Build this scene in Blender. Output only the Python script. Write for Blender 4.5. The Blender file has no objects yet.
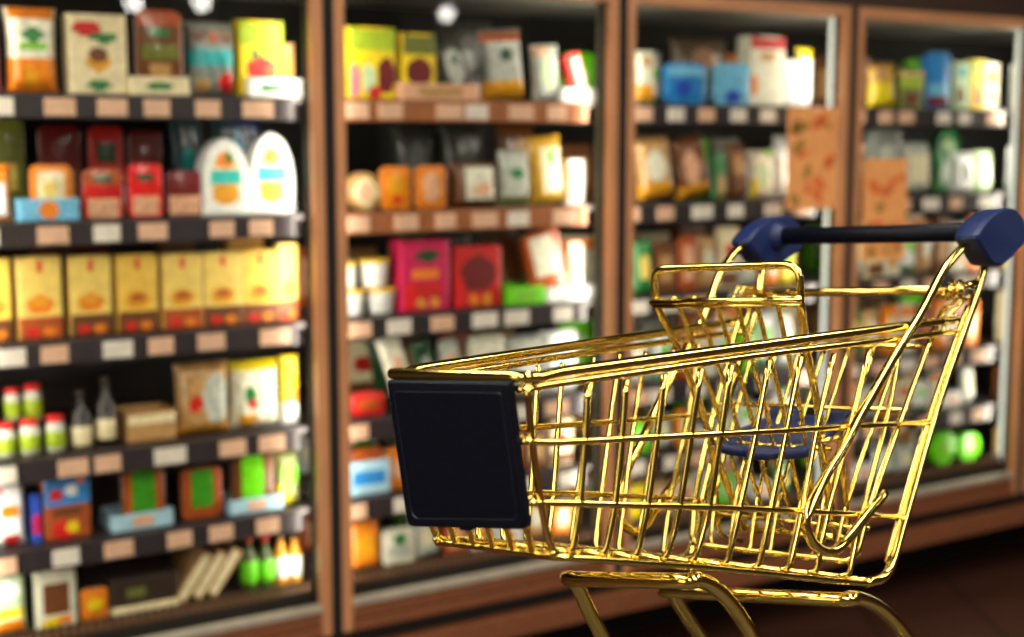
import bpy, bmesh, math, random
from mathutils import Vector, Matrix
PI = math.pi
scene = bpy.context.scene
COL = scene.collection
rnd = random.Random(7)

# ------------------------------------------------------------------ helpers
def tag(o, label=None, cat=None, group=None, kind=None):
    if label: o['label'] = label
    if cat: o['category'] = cat
    if group: o['group'] = group
    if kind: o['kind'] = kind
    return o

def empty(name, loc=(0, 0, 0), rot=(0, 0, 0), **k):
    o = bpy.data.objects.new(name, None); COL.objects.link(o)
    o.empty_display_size = .05
    o.location = loc; o.rotation_euler = rot
    return tag(o, **k)

def obj(name, bm, mats, parent=None, smooth=False, loc=None, rot=None, **k):
    me = bpy.data.meshes.new(name)
    bmesh.ops.recalc_face_normals(bm, faces=bm.faces)
    bm.to_mesh(me); bm.free()
    for m in (mats if isinstance(mats, (list, tuple)) else [mats]): me.materials.append(m)
    if smooth:
        for p in me.polygons: p.use_smooth = True
    o = bpy.data.objects.new(name, me); COL.objects.link(o)
    if parent: o.parent = parent
    if loc is not None: o.location = loc
    if rot is not None: o.rotation_euler = rot
    return tag(o, **k)

def box(bm, x0, x1, y0, y1, z0, z1, mi=0, bev=0.):
    r = bmesh.ops.create_cube(bm, size=1.)
    vs = r['verts']
    for v in vs:
        v.co = Vector(((x0+x1)/2+v.co.x*(x1-x0), (y0+y1)/2+v.co.y*(y1-y0), (z0+z1)/2+v.co.z*(z1-z0)))
    fs = {f for v in vs for f in v.link_faces}
    for f in fs: f.material_index = mi
    if bev:
        es = {e for f in fs for e in f.edges}
        bmesh.ops.bevel(bm, geom=list(es), offset=bev, segments=2, affect='EDGES', profile=.6)

def smooth_path(pts, closed=False, sub=5):
    """Catmull-Rom through the points"""
    P = [Vector(p) for p in pts]; n = len(P)
    if n < 3: return P
    out = []
    rng = range(n if closed else n-1)
    for i in rng:
        p1, p2 = P[i], P[(i+1) % n]
        p0 = P[(i-1) % n] if (closed or i > 0) else p1*2-p2
        p3 = P[(i+2) % n] if (closed or i+2 < n) else p2*2-p1
        for k in range(sub):
            t = k/sub
            out.append(.5*((2*p1)+(p2-p0)*t+(2*p0-5*p1+4*p2-p3)*t*t+(3*p1-p0-3*p2+p3)*t**3))
    if not closed: out.append(P[-1])
    return out

def fillet(pts, r, closed=False, seg=5):
    """straight runs with rounded corners"""
    P = [Vector(p) for p in pts]; n = len(P); out = []
    for i, p in enumerate(P):
        if not closed and i in (0, n-1): out.append(p); continue
        a, b = P[i-1], P[(i+1) % n]
        da, db = (a-p), (b-p)
        q = min(r, da.length*.45, db.length*.45)
        if q < 1e-5: out.append(p); continue
        s, e = p+da.normalized()*q, p+db.normalized()*q
        for k in range(seg+1):
            t = k/seg
            out.append((1-t)**2*s+2*t*(1-t)*p+t*t*e)
    return out

def tube(bm, path, r, seg=12, closed=False, mi=0):
    P = [Vector(p) for p in path]
    Q = [P[0]]
    for p in P[1:]:
        if (p-Q[-1]).length > 1e-5: Q.append(p)
    P = Q; n = len(P)
    tan = []
    for i in range(n):
        if closed: d = P[(i+1) % n]-P[i-1]
        else: d = P[min(i+1, n-1)]-P[max(i-1, 0)]
        tan.append(d.normalized())
    up = Vector((0, 0, 1)) if abs(tan[0].z) < .9 else Vector((0, 1, 0))
    nrm = (up-tan[0]*up.dot(tan[0])).normalized()
    rings = []
    for i in range(n):
        nrm = (nrm-tan[i]*nrm.dot(tan[i])).normalized()
        b = tan[i].cross(nrm)
        rings.append([bm.verts.new(P[i]+(nrm*math.cos(2*PI*k/seg)+b*math.sin(2*PI*k/seg))*r) for k in range(seg)])
    m = n if closed else n-1
    for i in range(m):
        A, B = rings[i], rings[(i+1) % n]
        off = 0
        if closed and i == n-1:
            off = min(range(seg), key=lambda o: (A[0].co-B[o].co).length)
        for k in range(seg):
            f = bm.faces.new((A[k], A[(k+1) % seg], B[(k+1+off) % seg], B[(k+off) % seg])); f.material_index = mi; f.smooth = True
    if not closed:
        for rg, d in ((rings[0], -tan[0]), (rings[-1], tan[-1])):
            c = bm.verts.new(sum((v.co for v in rg), Vector())/seg+d*r*.35)
            for k in range(seg):
                f = bm.faces.new((rg[k], rg[(k+1) % seg], c)); f.material_index = mi

def lathe(bm, prof, seg=24, mi=0, cx=0, cy=0, mis=None):
    rings = []
    for r, z in prof:
        rings.append([bm.verts.new((cx+r*math.cos(2*PI*k/seg), cy+r*math.sin(2*PI*k/seg), z)) for k in range(seg)])
    for i in range(len(rings)-1):
        for k in range(seg):
            f = bm.faces.new((rings[i][k], rings[i][(k+1) % seg], rings[i+1][(k+1) % seg], rings[i+1][k]))
            f.material_index = mis[i] if mis else mi; f.smooth = True
    for rg in (rings[0], rings[-1]):
        f = bm.faces.new(rg); f.material_index = mis[0 if rg is rings[0] else -1] if mis else mi

# ------------------------------------------------------------------ materials
def srgb(c):
    return tuple(((x/255)/12.92 if x/255 <= .04045 else ((x/255+.055)/1.055)**2.4) for x in c)+(1.,)

def mat(name, rgb, rough=.5, metal=0., coat=0., var=.10, scale=30., bump=0., ior=None, spec=None):
    m = bpy.data.materials.new(name); m.use_nodes = True
    nt = m.node_tree; b = nt.nodes['Principled BSDF']
    b.inputs['Roughness'].default_value = rough; b.inputs['Metallic'].default_value = metal
    b.inputs['Coat Weight'].default_value = coat
    if spec is not None: b.inputs['Specular IOR Level'].default_value = spec
    tc = nt.nodes.new('ShaderNodeTexCoord'); nz = nt.nodes.new('ShaderNodeTexNoise')
    nz.inputs['Scale'].default_value = scale; nz.inputs['Detail'].default_value = 3
    nt.links.new(tc.outputs['Object'], nz.inputs['Vector'])
    rp = nt.nodes.new('ShaderNodeValToRGB')
    c = srgb(rgb)
    rp.color_ramp.elements[0].position = .3; rp.color_ramp.elements[1].position = .7
    rp.color_ramp.elements[0].color = tuple(x*(1-var) for x in c[:3])+(1,)
    rp.color_ramp.elements[1].color = tuple(min(1, x*(1+var)) for x in c[:3])+(1,)
    nt.links.new(nz.outputs['Fac'], rp.inputs['Fac']); nt.links.new(rp.outputs['Color'], b.inputs['Base Color'])
    if bump:
        bp = nt.nodes.new('ShaderNodeBump'); bp.inputs['Strength'].default_value = bump; bp.inputs['Distance'].default_value = .002
        nt.links.new(nz.outputs['Fac'], bp.inputs['Height']); nt.links.new(bp.outputs['Normal'], b.inputs['Normal'])
    return m

def emis(name, rgb, st):
    m = bpy.data.materials.new(name); m.use_nodes = True
    nt = m.node_tree; b = nt.nodes['Principled BSDF']
    b.inputs['Base Color'].default_value = (.8, .8, .8, 1)
    b.inputs['Emission Color'].default_value = srgb(rgb); b.inputs['Emission Strength'].default_value = st
    return m

CLR = dict(pink=(226,120,140), offwhite=(226,222,200), white=(240,240,236), orange=(235,130,25), green=(40,120,60), lime=(120,185,40),
 amber=(225,155,30), cream=(236,220,178), red=(200,30,28), brown=(110,62,28), tan=(190,145,90), rust=(175,80,30), olive=(110,115,45),
 grey=(125,130,125), teal=(40,165,170), yellow=(245,210,20), yellowgreen=(165,190,35), paleyellow=(240,205,105), paleyellow2=(240,195,80), skyblue=(110,185,225),
 darkgreen=(25,70,35), peach=(232,175,140), brightred=(225,25,25), maroon=(110,20,22), turquoise=(45,190,180), darkteal=(18,60,70),
 navy=(20,35,90), palegrey=(185,188,178), glass=(205,205,190), darkglass=(28,22,18), blue=(40,80,190), magenta=(205,25,85), azure=(40,130,205),
 grassgreen=(60,150,30), brightgreen=(110,215,20), paleblue=(170,210,230), palegreen=(190,215,170), darkbrown=(50,34,22), greenbottle=(70,90,30),
 darkgrey=(70,70,66), gold=(215,165,50), taupe=(120,100,75), lidyellow=(240,195,60))
_pm = {}
def pm(c, film=False):
    k = (c, film)
    if k not in _pm:
        nm = c.replace('2', '')+('_film' if film else '_card')
        _pm[k] = mat(nm, CLR[c], rough=.28 if film else .5, coat=.3 if film else 0., var=.26 if film else .16, scale=55 if film else 40, bump=.5 if film else 0)
    return _pm[k]

M_gold = mat('polished_gold', (252, 224, 122), rough=.12, metal=1., var=.05, scale=9)
M_navy = mat('navy_plastic', (12, 33, 82), rough=.48, var=.15, scale=400, bump=.35)
M_navyd = mat('dark_navy_plastic', (2, 6, 20), rough=.5, spec=.2, var=.2, scale=120, bump=.2)
M_navyg = mat('navy_groove', (16, 20, 34), rough=.5)
M_rubber = mat('black_rubber', (22, 22, 22), rough=.7)
M_frame = mat('copper_brown_frame', (208, 146, 100), rough=.4, metal=.15, var=.12, scale=6)
M_frameb = mat('brown_bottom_frame', (138, 84, 54), rough=.42, metal=.2)
M_framed = mat('dark_brown_frame', (60, 38, 24), rough=.5, metal=.2)
M_gasket = mat('black_gasket', (16, 11, 7), rough=.8)
M_header = mat('dark_header_panel', (58, 38, 26), rough=.5)
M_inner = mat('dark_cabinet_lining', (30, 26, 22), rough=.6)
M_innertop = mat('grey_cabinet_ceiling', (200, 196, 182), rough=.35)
M_shelf = mat('dark_steel_shelf', (54, 46, 46), rough=.45, metal=.4)
M_rail = mat('dark_price_rail', (52, 44, 48), rough=.4)
M_railb = mat('copper_price_rail', (165, 100, 60), rough=.4)
M_tagw = mat('white_price_tag', (236, 226, 214), rough=.5)
M_tagp = mat('pink_price_tag', (232, 186, 156), rough=.5)
M_sill = mat('pale_metal_sill', (190, 180, 160), rough=.35, metal=.3)
M_black = mat('black_kick_panel', (14, 11, 9), rough=.7)
M_grille = mat('brown_grille', (92, 62, 40), rough=.5)
M_led = emis('white_light_strip', (235, 245, 230), .75)
M_strip = mat('pale_grey_strip', (96, 98, 80), rough=.5)
M_wood = mat('dark_wood', (44, 30, 22), rough=.5, var=.2)
M_wall = mat('warm_grey_plaster', (120, 108, 96), rough=.9)
M_ceil = mat('dark_ceiling_paint', (70, 64, 58), rough=.9)

def glass_mat():
    m = bpy.data.materials.new('clear_door_glass'); m.use_nodes = True
    nt = m.node_tree; nt.nodes.clear()
    o = nt.nodes.new('ShaderNodeOutputMaterial'); mx = nt.nodes.new('ShaderNodeMixShader')
    t = nt.nodes.new('ShaderNodeBsdfTransparent'); t.inputs['Color'].default_value = (.96, .97, .95, 1)
    g = nt.nodes.new('ShaderNodeBsdfGlossy'); g.inputs['Roughness'].default_value = .02
    fr = nt.nodes.new('ShaderNodeFresnel'); fr.inputs['IOR'].default_value = 1.45
    ge = nt.nodes.new('ShaderNodeNewGeometry'); ma = nt.nodes.new('ShaderNodeMath'); ma.operation = 'SUBTRACT'; ma.inputs[0].default_value = 1.
    mb = nt.nodes.new('ShaderNodeMath'); mb.operation = 'MULTIPLY'   # reflect off the outer face only
    nt.links.new(ge.outputs['Backfacing'], ma.inputs[1]); nt.links.new(ma.outputs[0], mb.inputs[0]); nt.links.new(fr.outputs[0], mb.inputs[1])
    nt.links.new(mb.outputs[0], mx.inputs[0]); nt.links.new(t.outputs[0], mx.inputs[1]); nt.links.new(g.outputs[0], mx.inputs[2])
    nt.links.new(mx.outputs[0], o.inputs[0])
    return m
M_glass = glass_mat()

def floor_mat():
    m = mat('brown_tile_floor', (74, 44, 32), rough=.35, var=.25, scale=3)
    nt = m.node_tree; b = nt.nodes['Principled BSDF']
    tc = nt.nodes.new('ShaderNodeTexCoord'); br = nt.nodes.new('ShaderNodeTexBrick')
    br.offset = 0; br.inputs['Scale'].default_value = 1.; br.inputs['Brick Width'].default_value = .4; br.inputs['Row Height'].default_value = .4
    br.inputs['Mortar Size'].default_value = .006
    br.inputs['Color1'].default_value = srgb((78, 46, 34)); br.inputs['Color2'].default_value = srgb((66, 40, 30)); br.inputs['Mortar'].default_value = srgb((30, 22, 18))
    nt.links.new(tc.outputs['Object'], br.inputs['Vector']); nt.links.new(br.outputs['Color'], b.inputs['Base Color'])
    return m

# ------------------------------------------------------------------ camera
F_PX = 1400.
cd = bpy.data.cameras.new('camera'); cam = bpy.data.objects.new('camera', cd); COL.objects.link(cam)
cd.sensor_width = 36.; cd.lens = F_PX/1024*36
cam.location = (0, 0, 1.6); cam.rotation_euler = (PI/2-math.atan(178.5/F_PX), 0, 0)
cd.dof.use_dof = True; cd.dof.focus_distance = 1.5; cd.dof.aperture_fstop = 3.0
cd.clip_start = .05
scene.camera = cam

# ------------------------------------------------------------------ freezer row: local x runs along the doors, y goes into the cabinet
P0 = Vector((-.4504, 3.4831, 0)); ANG = math.radians(90-57.5544)
DX = Vector((math.cos(ANG), math.sin(ANG), 0)); DY = Vector((-math.sin(ANG), math.cos(ANG), 0))
def W(s, dep, z): return P0+DX*s+DY*dep+Vector((0, 0, z))
BAYW = .9
SH = [1.707, 1.416, 1.14, .868, .655, .452]
BAYN = ['leftmost', 'second', 'third', 'fourth', 'rightmost']
BAYL = ['glass-door freezer bay with cream yellow cartons on its middle shelf, leftmost',
        'glass-door freezer bay with magenta carton and yellow-lidded tubs, second from left',
        'glass-door freezer bay directly behind the cart basket, orange poster on its right side',
        'glass-door freezer bay behind the cart handle, orange poster on its left side',
        'glass-door freezer bay cut off by the right edge of the photo']
def tagrow(parent, bay, sh, x0, x1, n, seed):
    r = random.Random(seed)
    for k in range(n):
        c = x0+(k+.5+r.uniform(-.22, .22))*(x1-x0)/n; w = r.choice((.062, .07, .08))
        bm = bmesh.new(); box(bm, c-w/2, c+w/2, .088, .0905, SH[sh]-.052, SH[sh]-.012, bev=.0006)
        obj('price_tag', bm, M_tagw if r.random() < .4 else M_tagp, parent)

for b in range(5):
    x0 = (b-1)*BAYW; x1 = x0+BAYW
    fz = empty('display_freezer', W(x0, 0, 0), (0, 0, ANG), label=BAYL[b], cat='freezer', group='row of glass-door freezers')
    L = BAYW
    bm = bmesh.new()
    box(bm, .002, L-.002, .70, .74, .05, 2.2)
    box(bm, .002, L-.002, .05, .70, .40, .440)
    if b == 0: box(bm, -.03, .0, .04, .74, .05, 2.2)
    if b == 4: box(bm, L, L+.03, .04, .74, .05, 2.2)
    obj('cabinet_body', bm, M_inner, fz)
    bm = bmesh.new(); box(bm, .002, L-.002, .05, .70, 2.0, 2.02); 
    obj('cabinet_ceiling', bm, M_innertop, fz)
    bm = bmesh.new(); box(bm, .0, L, .006, .05, 2.016, 2.4); box(bm, 0, L, .05, .74, 2.19, 2.4)
    obj('header_panel', bm, M_header, fz)
    bm = bmesh.new(); box(bm, 0, L, .012, .05, .30, .335); box(bm, 0, L, .35, .70, .0, .39)
    obj('kick_panel', bm, M_black, fz)
    bm = bmesh.new(); box(bm, 0, L, -.012, .03, .222, .288, bev=.006)
    obj('bumper_rail', bm, M_frameb, fz)
    bm = bmesh.new(); box(bm, .0, L, .05, .12, .30, .40)
    obj('lower_apron', bm, M_black, fz)
    # air grille in front of the bottom deck
    bm = bmesh.new()
    box(bm, .04, L-.04, .05, .10, .44, .446)
    for k in range(40): box(bm, .045+k*.0205, .055+k*.0205, .049, .056, .444, .474)
    obj('air_grille', bm, M_grille, fz)
    # mullion post shared with the next bay
    bm = bmesh.new(); box(bm, L-.036, L+.036, .030, .075, .40, 2.02); box(bm, L-.0145, L+.0145, -.003, .030, .335, 2.012)
    obj('mullion', bm, M_gasket, fz)
    bm = bmesh.new(); box(bm, L-.0455, L-.0365, .050, .062, .45, 1.985, bev=.002)
    if b > 0: obj('light_strip', bm, M_led if b > 1 else M_strip, fz)
    if b == 0:
        bm = bmesh.new(); box(bm, -.0, .036, .030, .075, .40, 2.02); obj('mullion', bm, M_gasket, fz)
    # door
    g0, g1 = .015, L-.015; st = .029
    dr = empty('door', (0, 0, 0)); dr.parent = fz
    bm = bmesh.new()
    box(bm, g0, g0+st, -.004, .022, .335, 2.012, bev=.003); box(bm, g1-st, g1, -.004, .022, .335, 2.012, bev=.003)
    box(bm, g0+st, g1-st, -.004, .022, 1.978, 2.012, bev=.003)
    obj('door_frame', bm, M_frame, dr)
    bm = bmesh.new(); box(bm, g0+st, g1-st, -.010, .022, .335, .362, bev=.004); box(bm, g0+st, g1-st, -.004, .022, .366, .400, bev=.003)
    obj('bottom_rail', bm, M_frameb, dr)
    bm = bmesh.new(); box(bm, g0+st, g1-st, -.010, .02, .402, .420, bev=.003); obj('door_sill', bm, M_sill, dr)
    bm = bmesh.new(); box(bm, g0+st-.003, g1-st+.003, .002, .006, .405, 1.981); obj('glass_pane', bm, M_glass, dr)
    # shelves
    for k in range(5):
        bm = bmesh.new(); box(bm, .015, L-.015, .095, .68, SH[k]-.016, SH[k]-.002)
        for q in (.03, L-.036): box(bm, q, q+.006, .12, .68, SH[k]-.06, SH[k]-.016)
        sf = obj('shelf', bm, M_shelf, fz)
        bm = bmesh.new(); box(bm, .04, L-.055, .0905, .098, SH[k]-.058, SH[k]-.002, bev=.002)
        obj('price_rail', bm, M_railb if (b == 1 and k < 2) else M_rail, sf)
        n = 6 if b < 4 else 3
        tagrow(sf, b, k, .05, L-.07 if b < 4 else .45, n, b*10+k)

# ------------------------------------------------------------------ products
ORD = ['first', 'second', 'third', 'fourth', 'fifth', 'sixth', 'seventh', 'eighth', 'ninth', 'tenth', 'eleventh', 'twelfth', 'thirteenth', 'fourteenth']
SHN = ['top', 'second', 'third', 'fourth', 'fifth', 'bottom']
def facecol(pat, u, v):
    c = 0
    for i, (t, cx, cy, w, h, _) in enumerate(pat):
        if t == 'r':
            if abs(u-cx) <= w/2 and abs(v-cy) <= h/2: c = i+1
        elif ((u-cx)/(w/2))**2+((v-cy)/(h/2))**2 <= 1: c = i+1
    return c

def solid(w, h, d, pat, wid=lambda v: 1., bulge=lambda u, v: 0., back=True, nx=18, ny=22, skew=lambda v: 0.):
    """closed pack: patterned front grid, plain back grid and side walls"""
    bm = bmesh.new(); F = []; B = []
    for j in range(ny+1):
        v = j/ny; ww = max(.02, wid(v)); fr = []; br = []
        for i in range(nx+1):
            u = i/nx; x = (u-.5)*w*ww+skew(v); bg = bulge(u, v)
            fr.append(bm.verts.new((x, d/2-d/2*(1 if not back else 0)-bg if back else -bg, v*h)))
            br.append(bm.verts.new((x, (d/2+bg*.7) if back else d, v*h)))
        F.append(fr); B.append(br)
    for j in range(ny):
        for i in range(nx):
            f = bm.faces.new((F[j][i], F[j][i+1], F[j+1][i+1], F[j+1][i])); f.material_index = facecol(pat, (i+.5)/nx, (j+.5)/ny); f.smooth = True
            f = bm.faces.new((B[j][i+1], B[j][i], B[j+1][i], B[j+1][i+1])); f.smooth = True
    if back:   # bag: weld the two skins along the seams
        bmesh.ops.remove_doubles(bm, verts=bm.verts, dist=1e-5)
    for j in range(ny):
        for i in (0, nx):
            a, b_, c, e = F[j][i], F[j+1][i], B[j+1][i], B[j][i]
            if all(x.is_valid for x in (a, b_, c, e)) and len({a, b_, c, e}) == 4: bm.faces.new((a, b_, c, e))
    for i in range(nx):
        for j in (0, ny):
            a, b_, c, e = F[j][i], F[j][i+1], B[j][i+1], B[j][i]
            if all(x.is_valid for x in (a, b_, c, e)) and len({a, b_, c, e}) == 4: bm.faces.new((a, b_, c, e))
    return bm

def build_product(ty, w, h, base, pat, parent=None):
    """returns (root object, depth)"""
    cols = [base]+[p[5] for p in pat]
    if ty == 'pouch':
        d = min(.075, max(.03, w*.5)); ms = [pm(c, True) for c in cols]
        def bl(u, v):
            e = min(1, (1-abs(2*u-1))*3.2)**.6*min(1, min(v, 1-v)*7)**.6
            return d/2*e*(.75+.25*math.cos((v-.35)*3))+.0012+.0012*math.sin(u*23+v*9)*e
        bm = solid(w, h, d, pat, wid=lambda v: 1-.06*math.sin(PI*v)+(.0 if .06 < v < .94 else .03), bulge=bl)
        return obj('pouch', bm, ms), d
    if ty == 'carton':
        d = min(.08, max(.03, w*.45)); ms = [pm(c) for c in cols]
        bm = solid(w, h, d, pat, back=False)
        box(bm, -w*.5, w*.5, d*.1, d*.9, h, h+.0015); box(bm, -w*.3, w*.3, -.0008, .001, h-.006, h+.001)
        return obj('carton', bm, ms), d
    if ty == 'tray_pack':
        d = min(.05, max(.025, w*.35)); ms = [pm(c, True) for c in cols]
        rr = .16
        def wd(v):
            e = min(v, 1-v)*h/(w*rr)
            return 1-2*rr*(1-math.sqrt(max(0, 1-(1-min(1, e))**2)))
        bm = solid(w, h, d, pat, wid=wd, bulge=lambda u, v: .007*math.sin(PI*u)*math.sin(PI*v), back=False)
        bmesh.ops.translate(bm, verts=[v for v in bm.verts if v.co.y > d*.9], vec=(0, 0, 0))
        for v in bm.verts:
            if v.co.y > d*.9: v.co.x *= .86; v.co.z = h/2+(v.co.z-h/2)*.9
        return obj('tray_pack', bm, ms), d
    if ty == 'arched':
        d = .06; ms = [pm(c) for c in cols]
        bm = solid(w, h, d, pat, wid=lambda v: 1. if v < .42 else math.sqrt(max(0, 1-((v-.42)/.58)**2))*.92+.08*(1-(v-.42)/.58), back=False)
        return obj('arched_sleeve', bm, ms), d
    if ty == 'disc':
        d = .04; ms = [pm(c, True) for c in cols]
        bm = solid(w, h, d, pat, wid=lambda v: math.sqrt(max(0, 1-(2*v-1)**2)), bulge=lambda u, v: .004*math.sin(PI*u)*math.sin(PI*v), back=False, ny=28)
        return obj('round_pack', bm, ms), d
    if ty == 'lip_tray':
        d = .11; ms = [pm(c) for c in cols]; bm = solid(w, h, .003, pat, back=False, ny=10)
        box(bm, -w/2, -w/2+.002, .003, d, 0, h); box(bm, w/2-.002, w/2, .003, d, 0, h)
        box(bm, -w/2, w/2, d-.002, d, 0, h); box(bm, -w/2+.002, w/2-.002, .003, d-.002, 0, .0015)
        return obj('card_tray', bm, ms), d
    if ty == 'flat_box':
        d = .22; ms = [pm(c) for c in cols]; bm = solid(w, h, d, pat, back=False)
        box(bm, -w/2-.003, w/2+.003, -.003, d+.003, h*.0, h*.16, mi=1)
        return obj('flat_box', bm, ms), d
    if ty == 'leaning':
        d = .16; ms = [pm(c) for c in cols]; bm = solid(w, h, d, pat, back=False, nx=8)
        box(bm, -w/2, w/2, 0, d, h, h+.001)
        return obj('flat_box', bm, ms), d
    if ty in ('jar', 'bottle'):
        r = w/2; root = None
        lab = pat[0] if pat else None
        z0, z1 = (lab[2]-lab[4]/2)*h, (lab[2]+lab[4]/2)*h
        z0 = max(z0, .004)
        if ty == 'jar':
            prof = [(r*.86, 0), (r, .004), (r, z0), (r*1.015, z0+.0005), (r*1.015, z1), (r, z1+.0005), (r*.98, h*.72), (r*.8, h*.8), (r*.8, h*.84)]
            capr, cz = r*.86, h*.84
        else:
            prof = [(r*.86, 0), (r, .004), (r, z0), (r*1.015, z0+.0005), (r*1.015, z1), (r, z1+.0005), (r*.98, h*.58), (r*.5, h*.76), (r*.36, h*.8), (r*.36, h*.9)]
            capr, cz = r*.42, h*.9
        mis = [0]*(len(prof)-1); mis[3] = 1
        bm = bmesh.new(); lathe(bm, prof, mis=mis, cy=r)
        root = obj(ty, bm, [pm(base, True), pm(lab[5])])
        bm = bmesh.new(); lathe(bm, [(capr, cz), (capr*1.04, cz+.002), (capr*1.04, h-.002), (capr*.9, h)], cy=r)
        obj('cap', bm, pm('brightred' if base in ('glass', 'greenbottle') else 'darkbrown'), root)
        return root, w
    if ty == 'tub':
        r = w/2; bm = bmesh.new()
        lathe(bm, [(r*.72, 0), (r*.76, .002), (r*.92, h*.82), (r*.95, h*.86)], cy=r)
        root = obj('tub', bm, pm('white'))
        bm = bmesh.new(); lathe(bm, [(r*.97, h*.84), (r, h*.86), (r, h*.97), (r*.94, h), (r*.9, h*.985)], cy=r)
        obj('lid', bm, pm('lidyellow'), root)
        return root, w

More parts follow.
